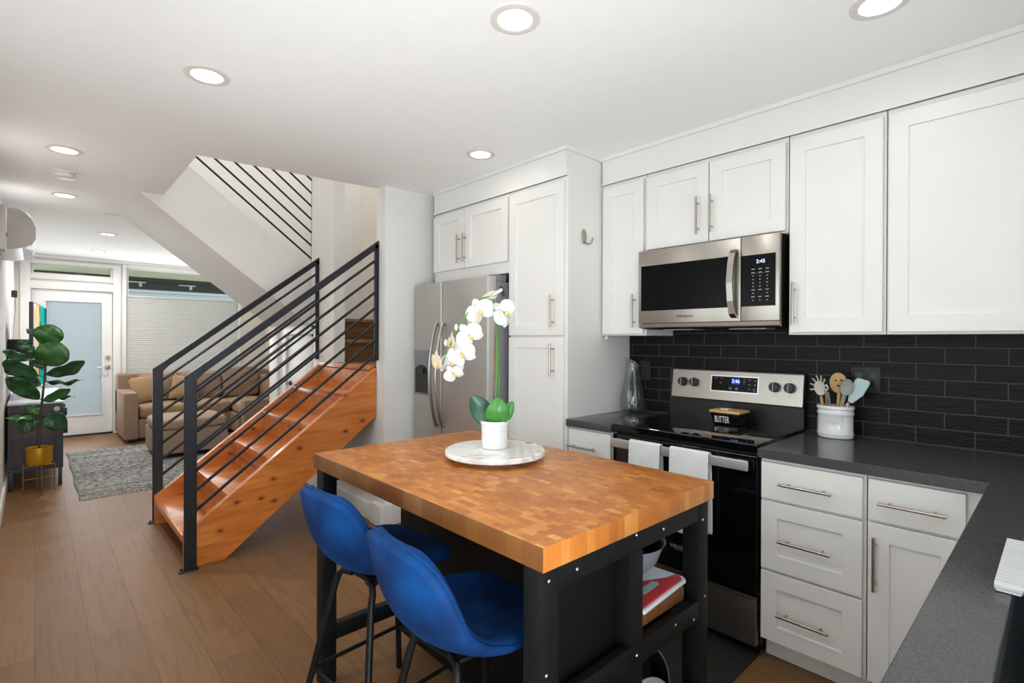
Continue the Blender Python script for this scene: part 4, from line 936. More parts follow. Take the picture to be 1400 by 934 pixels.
# ------------------------------------------------------------------ bar stools
def make_stool():
    r = thing('bar_stool', (0, 0, 0), '', 'stool', 'blue stools at the island')
    prof = [(0.215, 0.575), (0.19, 0.594), (0.13, 0.604), (0.05, 0.596), (-0.03, 0.590), (-0.10, 0.598), (-0.160, 0.622), (-0.200, 0.668), (-0.222, 0.725), (-0.236, 0.785), (-0.246, 0.835), (-0.251, 0.860), (-0.254, 0.876)]
    hw = [0.118, 0.166, 0.196, 0.209, 0.213, 0.214, 0.213, 0.210, 0.204, 0.191, 0.169, 0.142, 0.098]
    lift = [0.0, 0.004, 0.012, 0.022, 0.034, 0.046, 0.050, 0.030, 0.016, 0.008, 0.002, 0, 0]
    wing = [-0.016, -0.010, -0.002, 0, 0, 0.008, 0.026, 0.042, 0.048, 0.042, 0.032, 0.021, 0.008]
    K = len(prof)-1
    def f(u, v):
        i = min(K, int(round(u*K))); s_ = (v-0.5)*2
        x, z = prof[i]; return Vector((x+wing[i]*s_*s_, hw[i]*s_, z+lift[i]*s_*s_))
    b = MB().grid(f, K+1, 9)
    shell = build('seat_shell', b, M['velvet'], r, mods=[('SOLIDIFY', dict(thickness=0.046, offset=0.0, use_rim=True)), SUB(2)])
    build('piping', MB().tube([f(i/K, 0.0)+Vector((0, 0.002, 0.0)) for i in range(K+1)]+[f(i/K, 1.0)+Vector((0, -0.002, 0.0)) for i in range(K, -1, -1)], 0.004, 6), M['velvet'], shell)
    build('undercarriage', MB().box(-0.10, 0.12, -0.09, 0.09, 0.548, 0.560, 0.003).tube([(0.11, -0.08, 0.552), (0.11, 0.08, 0.552)], 0.011).tube([(-0.09, -0.08, 0.552), (-0.09, 0.08, 0.552)], 0.011), M['blk_steel'], r)
    for sx, sy in ((-1, 1), (-1, -1), (1, 1), (1, -1)):
        x0 = 0.10 if sx > 0 else -0.10
        build('leg', MB().tube([(x0, sy*0.05, 0.552), (x0+sx*0.012, sy*0.092, 0.552), (x0+sx*0.020, sy*0.108, 0.535), (x0+sx*0.030, sy*0.115, 0.50), (x0+sx*0.115, sy*0.212, 0.006)], 0.0115, 12), M['blk_steel'], r)
        build('foot_cap', MB().cyl((x0+sx*0.113, sy*0.210, 0.014), (x0+sx*0.116, sy*0.213, 0.0), 0.0135, 12), M['blk_plastic'], r)
    zf = 0.20; k = (0.50-zf)/(0.494); fx = 0.030+0.085*k; fy = 0.115+0.097*k
    A = [(0.10+fx, fy, zf), (-0.10-fx, fy, zf), (-0.10-fx, -fy, zf), (0.10+fx, -fy, zf)]
    for i in range(4):
        build('footrest', MB().cyl(A[i], A[(i+1) % 4], 0.0075, 10), M['blk_steel'], r)
    return r
st1 = make_stool(); st1.location = (0.925, 1.665, 0); st1.rotation_euler = (0, 0, math.radians(5))
st2 = dup(st1, (0.895, 1.125, 0), math.radians(-3))
st1['label'] = 'blue velvet counter stool nearer the stairs, at the far end of the island'
st2['label'] = 'blue velvet counter stool nearest the camera, pulled up to the island front corner'

# ------------------------------------------------------------------ counter items
bd = thing('butter_dish', (2.715, 1.22, 0.9268), 'black butter dish with bamboo lid standing on the glass cooktop', 'butter dish')
bx = MB(); z0, z1 = 0.9268, 0.990
bx._faces([(2.668, 1.155, z0), (2.772, 1.155, z0), (2.772, 1.285, z0), (2.668, 1.285, z0), (2.658, 1.145, z1), (2.782, 1.145, z1), (2.782, 1.298, z1), (2.658, 1.298, z1)], [(0,3,2,1),(4,5,6,7),(0,1,5,4),(1,2,6,5),(2,3,7,6),(3,0,4,7)])
dish = build('dish', bx, M['blk_gloss'], bd, mods=[BEV(0.004, 3)])
lettering('lettering', 'BUTTER', 0.050, M['ink_white'], dish, (2.6610, 1.236, 0.955), (0, -1, 0), (-0.156, 0, 0.988), 0.0006, sx=0.44)
ldd = build('lid', MB().box(2.654, 2.786, 1.141, 1.302, 0.9905, 1.004, 0.004), M['tan_lid'], bd)
build('lid_grip', MB().box(2.69, 2.745, 1.215, 1.255, 1.0042, 1.010, 0.003), M['white_gloss'], ldd)

CC = Vector((2.800, 0.747, 0.9148))
crk = thing('utensil_crock', CC, 'white oval ribbed ceramic crock holding utensils on the worktop beside the range', 'crock')
pr = [(0.0, 0.0), (0.074, 0.0), (0.080, 0.004), (0.081, 0.014), (0.083, 0.018), (0.083, 0.026), (0.080, 0.030), (0.080, 0.108), (0.0835, 0.112), (0.0835, 0.120), (0.081, 0.124), (0.081, 0.134), (0.085, 0.138), (0.085, 0.148), (0.083, 0.152), (0.077, 0.150), (0.075, 0.02), (0.0, 0.018)]
cr = build('crock_body', MB().lathe(pr, CC, 48, sx=0.74, sy=0.92), M['white_gloss'], crk)
er = MB()
for i in range(9): er.ball(CC+Vector((-0.0595, -0.028+0.007*i, 0.075+0.002*math.sin(i*2.1))), 0.0022, 0.4, 1, 1.4, 5)
build('embossed_line', er, M['white_gloss'], cr)
def stick(b, p0, p1, r0, r1): b.tube([p0, Vector(p0).lerp(Vector(p1), 0.5), p1], [r0, (r0+r1)/2, r1], 10); return b
def disc(b, c, axis_up, nrm_, rx, ry, th, n=24, cup=0.0):
    u = Vector(axis_up).normalized(); w = Vector(nrm_).normalized(); s_ = u.cross(w).normalized(); w = s_.cross(u)
    def ring(k, o): return [b.bm.verts.new(Vector(c)+s_*rx*k*math.cos(2*PI*j/n)+u*ry*k*math.sin(2*PI*j/n)+w*o) for j in range(n)]
    rs = [ring(0.02, th/2-cup), ring(0.7, th/2-cup*0.6), ring(0.95, th/2), ring(1.0, 0), ring(0.9, -th/2), ring(0.02, -th/2-cup)]
    for a, c2 in zip(rs, rs[1:]):
        for j in range(n): b.bm.faces.new((a[j], a[(j+1) % n], c2[(j+1) % n], c2[j]))
    b.bm.faces.new(rs[0]); b.bm.faces.new(list(reversed(rs[-1]))); return b
zb = 0.945
vn = Vector((-0.97, -0.25, 0.05))
# directions: +y is left in view, -y right
def uten(name, label, cat): return thing(name, (CC.x, CC.y, zb), label, cat, 'utensils in the crock')
t = uten('pasta_fork', 'stone coloured silicone pasta fork leaning leftmost in the white crock', 'utensil')
p0 = Vector((2.822, 0.790, zb)); p1 = Vector((2.800, 0.808, 1.105)); build('handle', stick(MB(), p0, p1, 0.008, 0.007), M['wood_light'], t)
hd_ = disc(MB(), (2.78, 0.808, 1.145), (0, 0.25, 1), vn, 0.024, 0.036, 0.008, cup=0.004)
for k in range(8):
    a = -0.3+k*(PI+0.6)/7; d = Vector((0, 0.024*math.cos(a), 0.036*math.sin(a)+0.005)); hd_.tube([Vector((2.778, 0.808, 1.145))+d*0.85, Vector((2.770, 0.808, 1.145))+d*1.35, Vector((2.758, 0.808, 1.146))+d*1.5], [0.004, 0.0038, 0.003], 8)
build('head', hd_, M['sil_stone'], t)
t = uten('tongs', 'steel kitchen tongs with pale tips standing in the white crock', 'utensil')
build('arm', MB().tube([(2.79, 0.772, zb), (2.775, 0.776, 1.05), (2.765, 0.779, 1.14)], 0.005, 8), M['nickel'], t)
build('arm', MB().tube([(2.80, 0.752, zb), (2.785, 0.764, 1.05), (2.768, 0.770, 1.13)], 0.005, 8), M['steel_dark'], t)
build('hanging_ring', MB().torus((2.764, 0.779, 1.150), 0.010, 0.004, mat=Matrix.Rotation(PI/2, 3, 'Y')), M['sil_stone'], t)
t = uten('wooden_spoon', 'round wooden spoon with a cut-out smiling face standing in the white crock', 'utensil')
build('handle', stick(MB(), (2.815, 0.745, zb), (2.825, 0.738, 1.125), 0.007, 0.009), M['wood_utensil'], t)
sc_ = Vector((2.826, 0.742, 1.172)); hb_ = build('bowl', disc(MB(), sc_, (0, 0.06, 1), vn, 0.037, 0.050, 0.008), M['wood_utensil'], t)
fc = MB(); fc.ball(sc_+Vector((-0.006, 0.010, 0.012)), 0.0045, 0.5, 1, 1, 6); fc.ball(sc_+Vector((-0.006, -0.014, 0.014)), 0.0045, 0.5, 1, 1, 6)
fc.tube([sc_+Vector((-0.005, 0.007, -0.014)), sc_+Vector((-0.005, -0.011, -0.013))], 0.0030, 8)
build('face_cutout', fc, M['dark_hole'], hb_)
t = uten('spoon', 'grey silicone spoon with pale wood handle standing in front of the wooden spoon', 'utensil')
build('handle', stick(MB(), (2.80, 0.738, zb), (2.785, 0.716, 1.075), 0.007, 0.007), M['wood_light'], t)
build('neck', stick(MB(), (2.785, 0.716, 1.072), (2.776, 0.702, 1.13), 0.008, 0.010), M['sil_grey'], t)
build('bowl', disc(MB(), (2.770, 0.694, 1.158), (0, -0.22, 1), vn, 0.026, 0.040, 0.008, cup=0.006), M['sil_grey'], t)
t = uten('spatula', 'pale blue silicone spatula leaning rightmost in the white crock', 'utensil')
build('handle', stick(MB(), (2.765, 0.715, zb), (2.778, 0.690, 1.085), 0.007, 0.007), M['wood_light'], t)
bl = MB(); ctr = Vector((2.790, 0.652, 1.15)); ux = Vector((0, -0.46, 0.89)).normalized(); wx = Vector((0, 0.89, 0.46)).normalized()
poly = [(-0.010, -0.072), (0.010, -0.072), (0.020, -0.045), (0.029, -0.02), (0.031, 0.035), (0.026, 0.047), (-0.018, 0.056), (-0.028, 0.048), (-0.030, -0.015), (-0.02, -0.045)]
vs = [ctr+wx*a+ux*b_+Vector((o, 0, 0)) for o in (-0.004, 0.004) for a, b_ in poly]
n_ = len(poly); bl._faces(vs, [tuple(range(n_)), tuple(range(2*n_-1, n_-1, -1))]+[((i+1) % n_, i, n_+i, n_+(i+1) % n_) for i in range(n_)])
build('blade', bl, M['sil_blue'], t, mods=[BEV(0.003, 2)])

KC = Vector((2.775, 1.868, 0.9148))
kf = thing('carafe', KC, 'clear glass carafe with slanted mouth on the short worktop left of the range', 'carafe')
pr_o = [(0.0, 0.0), (0.055, 0.0), (0.069, 0.008), (0.076, 0.035), (0.0765, 0.070), (0.073, 0.115), (0.063, 0.165), (0.051, 0.215), (0.043, 0.262), (0.041, 0.295), (0.044, 0.322)]
pr_i = [(r_-0.0035 if r_ > 0.01 else 0, z_+(0.006 if z_ < 0.01 else 0)) for r_, z_ in pr_o]
cbm = MB().lathe(pr_o+list(reversed(pr_i[:])), KC, 48)
for v in cbm.bm.verts:
    h = v.co.z-KC.z
    if h > 0.24:
        k = (h-0.24)/0.075; v.co.z += k*0.022*((v.co.y-KC.y)*0.8-(v.co.x-KC.x)*0.2)/0.036
body = build('glass_body', cbm, M['glass'], kf)
dvec = Vector((KC.x, KC.y, 0)).normalized(); rotd = Vector((0, 0, 1)).rotation_difference(-dvec).to_matrix()
build('dimple', MB().torus(KC+Vector((0, 0, 0.088))-dvec*0.066, 0.029, 0.0055, mat=rotd).torus(KC+Vector((0, 0, 0.088))-dvec*0.060, 0.020, 0.003, mat=rotd), M['glass'], kf)

def outlet(y0, y1, z0, z1, label, toggles):
    o = thing('wall_outlet', (XR-0.012, (y0+y1)/2, (z0+z1)/2), label, 'outlet')
    x = XR-0.0125
    build('cover_plate', MB().box(x-0.006, x, y0, y1, z0, z1, 0.002), M['plate_blk'], o)
    w = (y1-y0)/toggles
    for i in range(toggles):
        yc = y0+w*(i+0.5)
        build('insert', MB().box(x-0.009, x-0.005, yc-0.016, yc+0.016, (z0+z1)/2-0.034, (z0+z1)/2+0.034, 0.002), M['blk_plastic'], o)
outlet(1.818, 1.894, 1.118, 1.238, 'black wall outlet on the tile behind the glass carafe', 1)
outlet(0.590, 0.708, 1.130, 1.250, 'black double switch plate on the tile behind the utensil crock', 2)

# towels over the oven handle
def towel(y0, y1, zf, zb_, label, stripe):
    o = thing('dish_towel', (2.231, (y0+y1)/2, 0.86), label, 'towel', 'towels on the oven handle')
    pts = []
    nseg = 14
    for i in range(nseg+1): pts.append((2.217, zf+(0.848-zf)*i/nseg))
    for i in range(1, 8):
        a = PI-PI*i/8; pts.append((2.231+0.0145*math.cos(a), 0.858+0.010*math.sin(a)))
    for i in range(nseg+1): pts.append((2.2455, 0.848-(0.848-zb_)*i/nseg))
    K = len(pts)-1
    def f(u, v):
        i = min(K, int(round(u*K))); x, z = pts[i]; drop = max(0, 0.85-z)
        front = -1 if i < K/2 else 1
        wv = 0.004*math.sin(v*9+z*5)*min(1, drop*8)+0.003*math.sin(v*23+z*11)*min(1, drop*5)
        yy = y0+(y1-y0)*v+(0.012*drop if v < 0.5 else -0.012*drop)*(0.5 if front < 0 else -1.2)
        xx = x+(front*abs(wv) if front < 0 else min(abs(wv), 0.01))+(-0.008*min(1, drop*6) if front < 0 else 0.006*min(1, drop*4))
        return Vector((xx, yy, z))
    cl = build('cloth', MB().grid(f, K+1, 22), M['towel'], o, mods=[('SOLIDIFY', dict(thickness=0.003, offset=0.0)), SUB(1)])
    if stripe:
        def g(u, v): 
            p = f((nseg*0.30+u*0.12)/K if False else (4+u*0.001)/K, v); return p
        sb_ = MB()
        vs1 = [f(5/K, v/21)+Vector((-0.0035, 0, 0.0)) for v in range(22)]
        for a, b_ in zip(vs1, vs1[1:]): sb_._faces([a, b_, b_+Vector((0, 0, 0.002)), a+Vector((0, 0, 0.002))], [(0, 1, 2, 3)])
        build('stripe', sb_, M['towel_stripe'], cl, mods=[SOL(0.001)])
towel(1.335, 1.512, 0.47, 0.56, 'white dish towel hanging left on the oven handle', False)
towel(1.090, 1.284, 0.475, 0.49, 'white dish towel hanging right on the oven handle, by the island corner', True)

# wall hook, under-cabinet knob, floor mat
hk = thing('wall_hook', (2.43, 1.981, 1.99), 'small antique silver shell hook on the white pantry side', 'hook')
build('shell_plate', MB().ball((2.425, 1.977, 1.998), 0.022, 1.0, 0.24, 2.0, 8), M['hook'], hk)
build('hook_arm', MB().tube([(2.428, 1.976, 1.965), (2.434, 1.955, 1.948), (2.446, 1.938, 1.955), (2.452, 1.934, 1.985)], [0.006, 0.006, 0.005, 0.006], 8), M['hook'], hk)
tag(build('cabinet_bumper', MB().lathe([(0.0, 0.0), (0.010, 0.0), (0.014, 0.008), (0.012, 0.022), (0.0, 0.024)], (2.628, 1.962, 1.3775), 16), M['white_gloss']), 'tiny white round knob under the narrow wall cabinet', 'knob')
tag(build('floor_mat', MB().box(1.72, 2.335, 0.905, 1.66, 0.0, 0.012, 0.004), M['mat_blk']), 'black floor mat on the planks in front of the range', 'mat')

# ------------------------------------------------------------------ ceiling fittings
LP = [(1.244, 1.332, 0.088, 'round recessed ceiling light nearest above the island'), (0.542, 2.524, 0.088, 'round recessed ceiling light above the floor left of the stools'),
      (1.996, 2.440, 0.088, 'round recessed ceiling light in front of the cabinet over the refrigerator'), (0.129, 4.113, 0.088, 'round recessed ceiling light just before the smoke detector'),
      (0.170, 5.415, 0.085, 'round recessed ceiling light just beyond the smoke detector'), (0.579, 7.10, 0.085, 'round recessed ceiling light over the rug, nearer of the two by the window'),
      (0.600, 8.55, 0.085, 'round recessed ceiling light closest to the front door'), (2.080, 0.43, 0.088, 'round recessed ceiling light cut by the top edge above the wall cabinets')]
for i, (x, y, r_, lab) in enumerate(LP):
    o = thing('recessed_light', (x, y, ZC), lab, 'ceiling light', 'recessed lights')
    build('trim_ring', MB().lathe([(r_*0.68, ZC-0.0005), (r_*0.70, ZC-0.005), (r_*0.82, ZC-0.008), (r_, ZC-0.004), (r_, ZC-0.0005)], (x, y, 0), 40), M['lamp_trim'], o)
    build('diffuser', MB().lathe([(0.0, ZC-0.0035), (r_*0.69, ZC-0.0035), (r_*0.69, ZC-0.001), (0.0, ZC-0.001)], (x, y, 0), 36), M['lamp'], o)
    l = bpy.data.lights.new('downlight', 'AREA'); l.shape = 'DISK'; l.size = r_*1.3; l.energy = (3.0, 4.5, 0.5, 8, 6, 13, 13, 1.0)[i]; l.color = (1.0, 0.97, 0.93); l.spread = math.radians(165)
    lo = bpy.data.objects.new('downlight', l); COL.objects.link(lo); lo.location = (0, 0, -0.012); lo.parent = o
sm = thing('smoke_detector', (0.148, 4.66, ZC), 'white round smoke detector on the ceiling between two recessed lights', 'smoke detector')
build('base_ring', MB().lathe([(0.0, ZC-0.0005), (0.068, ZC-0.0005), (0.068, ZC-0.012), (0.0, ZC-0.012)], (0.148, 4.66, 0), 32), M['white_plastic'], sm)
build('sensor_body', MB().lathe([(0.0, ZC-0.012), (0.058, ZC-0.012), (0.062, ZC-0.018), (0.060, ZC-0.038), (0.050, ZC-0.044), (0.0, ZC-0.046)], (0.148, 4.66, 0), 32), M['white_plastic'], sm)

# ------------------------------------------------------------------ left wall: mini split, adapter, television, console
ac = thing('air_conditioner', (XL, 5.7, 2.05), 'white wall mounted mini-split air conditioner high on the left wall', 'air conditioner')
prof = [(XL+0.001, 2.03), (XL+0.001, 2.33), (-0.10, 2.335), (-0.055, 2.315), (-0.015, 2.27), (0.005, 2.205), (0.004, 2.12), (-0.018, 2.075), (-0.075, 2.045), (-0.13, 2.03)]
build('case', MB().prism([(p[0], p[1]) for p in prof], 'y', 5.30, 6.12), M['white_plastic'], ac, mods=[BEV(0.006, 2)], angle=50)
build('end_cap', MB().prism([(p[0], p[1]) for p in prof[:]], 'y', 5.285, 5.299), M['grey_plastic'], ac, mods=[BEV(0.004)])
build('louvre', MB().bar((-0.060, 5.31, 2.048), (-0.060, 6.11, 2.048), 0.10, 0.008, up=(0.35, 0, 1)), M['white_plastic'], ac)
lc = thing('line_cover', (XL, 5.1, 2.0), 'grey vertical line cover box on the left wall beside the air conditioner', 'cover box')
build('cover', MB().box(XL+0.001, XL+0.050, 5.02, 5.20, 1.99, 2.30, 0.006), M['grey_plastic'], lc)
build('clamp', MB().box(XL+0.050, XL+0.056, 5.05, 5.17, 2.10, 2.115, 0.002), M['steel_dark'], lc)
pa = thing('power_adapter', (XL, 8.25, 1.88), 'black plug-in power adapter with hanging cable high on the left wall', 'power adapter')
build('adapter', MB().box(XL+0.001, XL+0.05, 8.20, 8.28, 1.84, 1.92, 0.006), M['blk_plastic'], pa)
build('cable', MB().tube([(XL+0.03, 8.24, 1.84), (XL+0.035, 8.30, 1.76), (XL+0.02, 8.36, 1.6), (XL+0.015, 8.33, 1.4), (XL+0.015, 8.36, 1.2), (XL+0.02, 8.34, 0.95)], 0.005, 6), M['grey_plastic'], pa)
build('cable', MB().tube([(XL+0.03, 8.22, 1.84), (XL+0.02, 8.10, 1.7), (XL+0.012, 7.95, 1.5), (XL+0.012, 7.99, 1.3), (XL+0.012, 7.9, 1.1)], 0.003, 6), M['grey_plastic'], pa)

tv = thing('television', (0.03, 7.4, 0.82), 'large flat screen showing teal and gold abstract art above the console', 'television')
tvm = Matrix.Translation((-0.012, 6.80, 0.86)) @ Matrix.Rotation(math.radians(-5.1), 4, 'Z')
def tx(b):
    for v in b.bm.verts: v.co = tvm @ v.co
    return b
build('bezel', tx(MB().box(-0.032, 0.0, 0.0, 1.22, 0.0, 0.865, 0.003)), M['purple'], tv)
build('screen', tx(MB().box(0.0002, 0.0022, 0.012, 1.208, 0.012, 0.853)), M['art'], tv)
build('wall_bracket', tx(MB().box(-0.196, -0.032, 0.12, 0.32, 0.30, 0.50, 0.004)), M['blk_plastic'], tv)

cs = thing('media_console', (0.0, 7.1, 0), 'dark ash media console on metal legs along the left wall behind the fig', 'console')
CX0, CX1, CY0, CY1 = XL+0.022, 0.195, 6.40, 8.10
build('cabinet_box', MB().box(CX0, CX1, CY0, CY1, 0.165, 0.765, 0.003), M['console'], cs)
build('tabletop', MB().box(CX0-0.004, CX1+0.006, CY0-0.006, CY1+0.006, 0.766, 0.784, 0.003), M['console_top'], cs)
build('metal_frame', MB().box(CX0, CX1, CY0-0.014, CY0-0.001, 0.165, 0.195).box(CX0+0.0, CX0+0.022, CY0-0.014, CY0-0.001, 0.195, 0.43).box(CX1-0.05, CX1, CY0-0.014, CY0-0.001, 0.195, 0.43).box(CX0, CX1, CY0-0.014, CY0-0.001, 0.43, 0.455), M['navy'], cs)
for x, y in ((CX0+0.005, CY0), (CX1-0.035, CY0), (CX0+0.005, CY1-0.04), (CX1-0.035, CY1-0.04)):
    build('leg', MB().box(x, x+0.028, y, y+0.028, 0, 0.165, 0.002), M['navy'], cs)
for y in (6.62, 7.0, 7.5):
    build('handle', MB().box(CX1+0.002, CX1+0.035, y, y+0.022, 0.62, 0.70, 0.003).box(CX1+0.002, CX1+0.04, y, y+0.02, 0.45, 0.56, 0.003), M['blk_plastic'], cs)
build('round_badge', MB().lathe([(0.0, 0.003), (0.020, 0.002), (0.022, 0.0)], (CX1-0.045, CY0-0.0005, 0.715), 20, mat=Matrix.Rotation(PI/2, 3, 'X')), M['white_plastic'], cs)

# fig in gold pot on stand
PC = Vector((0.028, 6.20, 0))
ps = thing('plant_stand', (PC.x, PC.y, 0), 'thin brass wire plant stand under the gold pot', 'plant stand')
for a in (0.15, 0.15+PI/2, 0.15+PI, 0.15+1.5*PI):
    px_, py_ = PC.x+0.104*math.cos(a), PC.y+0.104*math.sin(a)
    build('leg', MB().tube([(px_, py_, 0.0), (px_, py_, 0.27)], 0.004, 8), M['brass'], ps)
cross = MB()
for a in (0.15, 0.15+PI/2): cross.cyl((PC.x+0.104*math.cos(a), PC.y+0.104*math.sin(a), 0.238), (PC.x-0.104*math.cos(a), PC.y-0.104*math.sin(a), 0.238), 0.004, 8)
for a in (0.15, 0.15+PI/2): cross.cyl((PC.x+0.104*math.cos(a), PC.y+0.104*math.sin(a), 0.13), (PC.x-0.104*math.cos(a), PC.y-0.104*math.sin(a), 0.13), 0.0025, 8)
build('crossbar', cross, M['brass'], ps)
fg = thing('fiddle_leaf_fig', (PC.x, PC.y, 0.243), 'broad leaved fiddle leaf fig in a shiny gold pot beside the console', 'plant')
build('pot', MB().lathe([(0.0, 0.243), (0.066, 0.243), (0.080, 0.250), (0.088, 0.272), (0.0925, 0.40), (0.0925, 0.408), (0.088, 0.408), (0.084, 0.39), (0.0, 0.385)], PC, 48), M['gold'], fg)
build('soil', MB().lathe([(0.0, 0.396), (0.05, 0.394), (0.085, 0.388)], PC, 24), M['soil'], fg)
build('stem', MB().tube([(PC.x, 6.20, 0.39), (PC.x+0.004, 6.205, 0.6), (PC.x+0.018, 6.2, 0.8), (PC.x+0.034, 6.2, 1.0), (PC.x+0.040, 6.2, 1.2), (PC.x+0.044, 6.2, 1.34)], [0.010, 0.0095, 0.009, 0.008, 0.007, 0.005], 10), M['fig_stem'], fg)
FL = [((0.068, 1.310), (0.116, 1.494), 0.197, 'fig_mid', -0.04, -0.03, 0), ((0.077, 1.127), (0.166, 1.336), 0.224, 'fig_mid', -0.06, -0.05, 0), ((0.068, 1.049), (0.334, 1.166), 0.120, 'fig', 0.02, -0.05, 0.5), ((0.068, 0.990), (0.334, 0.997), 0.13, 'fig', 0.05, -0.02, 1.25),
      ((0.054, 0.808), (0.232, 0.915), 0.085, 'fig_mid', -0.08, 0.0, 0.3), ((0.068, 0.833), (0.272, 0.838), 0.10, 'fig', 0.04, 0.0, 1.3), ((0.020, 1.045), (-0.190, 1.165), 0.125, 'fig', -0.24, 0.05, 0.35), ((-0.004, 1.190), (-0.188, 1.262), 0.085, 'fig', -0.16, 0.05, 0.5),
      ((0.030, 0.837), (-0.180, 1.035), 0.125, 'fig', -0.12, 0.0, 0.2), ((-0.009, 1.246), (-0.102, 1.355), 0.09, 'fig', 0.02, 0.0, 0.4), ((0.029, 1.388), (-0.056, 1.452), 0.06, 'fig', 0.03, 0.0, 0.7), ((0.020, 0.642), (-0.129, 0.607), 0.145, 'fig', -0.06, 0.02, 0.0),
      ((0.039, 0.653), (0.212, 0.609), 0.158, 'fig', -0.07, 0.03, 0.0), ((0.011, 0.669), (-0.185, 0.690), 0.050, 'fig_mid', -0.10, 0.0, 0.9), ((0.025, 0.700), (-0.046, 0.771), 0.075, 'fig_mid', 0.03, 0.0, 0.3), ((0.03, 0.95), (-0.10, 1.03), 0.12, 'fig', 0.06, 0.0, 0.2), ((0.04, 1.10), (0.0, 1.26), 0.12, 'fig', 0.05, 0.0, 0.3)]
def figleaf(b0, t0, w, dy, bend, tilt):
    sx_ = PC.x+0.02
    base = Vector((b0[0], 6.2, b0[1])); tip = Vector((t0[0], 6.2+dy, t0[1])); ax = tip-base
    nrm_ = Vector((-0.1, -1, 0)); sd1 = ax.cross(nrm_).normalized(); q_ = Quaternion(ax.normalized(), tilt); sd1 = q_ @ sd1; nr = ax.cross(sd1).normalized()
    def f(u, v):
        s_ = (v-0.5)*2
        prof_ = (0.62*math.sin(PI*min(1, u*1.15+0.02))**0.7 if u < 0.35 else 0.0)
        wv = w*0.5*max(0.03, (0.55+0.45*u)*math.sin(PI*min(0.992, max(0.03, u**0.85)))**0.55)
        und = 0.012*math.sin(u*14+s_*2)*abs(s_)
        return base+ax*u+sd1*s_*wv+nr*(bend*math.sin(PI*u*0.9)-0.18*wv*abs(s_)+und)
    b = MB().grid(f, 16, 9)
    return b, base
for b0, t0, w, mt, dy, bend, tilt in FL:
    b, base = figleaf(b0, t0, w*1.38, dy, bend, tilt)
    lf = build('leaf', b, M[mt], fg, mods=[SOL(0.0015)])
    z_ = max(0.55, base.z-0.02); xs = PC.x+0.004+0.04*max(0, min(1, (z_-0.6)/0.6))
    build('leaf_stalk', MB().tube([(xs, 6.2, z_), tuple(base)], 0.003, 6), M['fig_stem'], lf)

# ------------------------------------------------------------------ living room
rgm = MB()
def rugf(u, v):
    return Vector((0.275+u*1.75+0.006*math.sin(v*17), 5.68+v*2.40+0.01*math.sin(u*11), 0.010+0.006*random.random()*(1 if 0.02 < u < 0.98 and 0.02 < v < 0.98 else 0)))
rgm.grid(rugf, 90, 120)
rug = thing('rug', (1.15, 6.88, 0), 'grey and cream woven rug on the living room floor under the ottoman', 'rug')
build('pile', rgm, M['rug'], rug, mods=[('SOLIDIFY', dict(thickness=0.009, offset=-1.0))])
fr_ = MB()
for i in range(110):
    x = 0.285+i*0.0157
    fr_.tube([(x, 5.685, 0.008), (x+random.uniform(-0.006, 0.006), 5.665, 0.006), (x+random.uniform(-0.01, 0.01), 5.645, 0.004)], 0.003, 5)
fo = build('fringe', fr_, M['fringe'], rug); fo['kind'] = 'stuff'

def cushion(x0, x1, y0, y1, z0, z1, puff=0.03, mat=None, rot=None):
    b = MB(); t = bmesh.new(); bmesh.ops.create_cube(t, size=1); bmesh.ops.subdivide_edges(t, edges=t.edges[:], cuts=6, use_grid_fill=True)
    sx_, sy_, sz_ = x1-x0, y1-y0, z1-z0
    for v in t.verts:
        x, y, z = v.co*2
        def rr_(a, b2, c): return a
        k = 1+0.0*(x+y+z)
        px_ = x*(1-0.06*(abs(y)**4+abs(z)**4)); py_ = y*(1-0.06*(abs(x)**4+abs(z)**4)); pz_ = z*(1-0.06*(abs(x)**4+abs(y)**4))
        dx_ = puff/max(sx_, 0.01)*2*(1-y*y)*(1-z*z)*x if sx_ < min(sy_, sz_)*1.01 else 0
        dy_ = puff/max(sy_, 0.01)*2*(1-x*x)*(1-z*z)*y if sy_ <= min(sx_, sz_)*1.01 else 0
        dz_ = puff/max(sz_, 0.01)*2*(1-x*x)*(1-y*y)*z if sz_ <= min(sx_, sy_)*1.01 else 0
        p = Vector(((px_+dx_)*sx_/2, (py_+dy_)*sy_/2, (pz_+dz_)*sz_/2))
        if rot: p = rot @ p
        v.co = p+Vector(((x0+x1)/2, (y0+y1)/2, (z0+z1)/2))
    b.merge(t); return b
sf = thing('sofa', (1.8, 8.8, 0), 'taupe sectional sofa with loose tan back cushions under the far window', 'sofa')
build('arm', MB().box(0.842, 0.995, 8.27, 9.25, 0.05, 0.66, 0.025, 3), M['sofa'], sf)
build('base', MB().box(0.998, 2.10, 8.35, 9.25, 0.05, 0.30, 0.012, 2).box(2.10, 2.86, 7.90, 9.25, 0.05, 0.30, 0.012, 2), M['sofa'], sf)
build('feet', MB().box(0.90, 2.05, 8.40, 9.20, 0.0, 0.05).box(2.15, 2.80, 7.95, 9.2, 0.0, 0.05), M['blk_plastic'], sf)
build('backrest', MB().box(0.842, 2.86, 9.02, 9.26, 0.30, 0.875, 0.04, 3).box(2.66, 2.88, 7.95, 9.02, 0.30, 0.80, 0.04, 3), M['sofa'], sf)
build('seat_cushion', cushion(0.998, 1.56, 8.33, 9.02, 0.30, 0.475, 0.012), M['sofa_tan'], sf, mods=[SUB(1)])
build('seat_cushion', cushion(1.565, 2.12, 8.33, 9.02, 0.30, 0.475, 0.012), M['sofa_tan'], sf, mods=[SUB(1)])
build('seat_cushion', cushion(2.125, 2.66, 7.90, 8.42, 0.30, 0.46, 0.014), M['sofa_tan'], sf, mods=[SUB(1)])
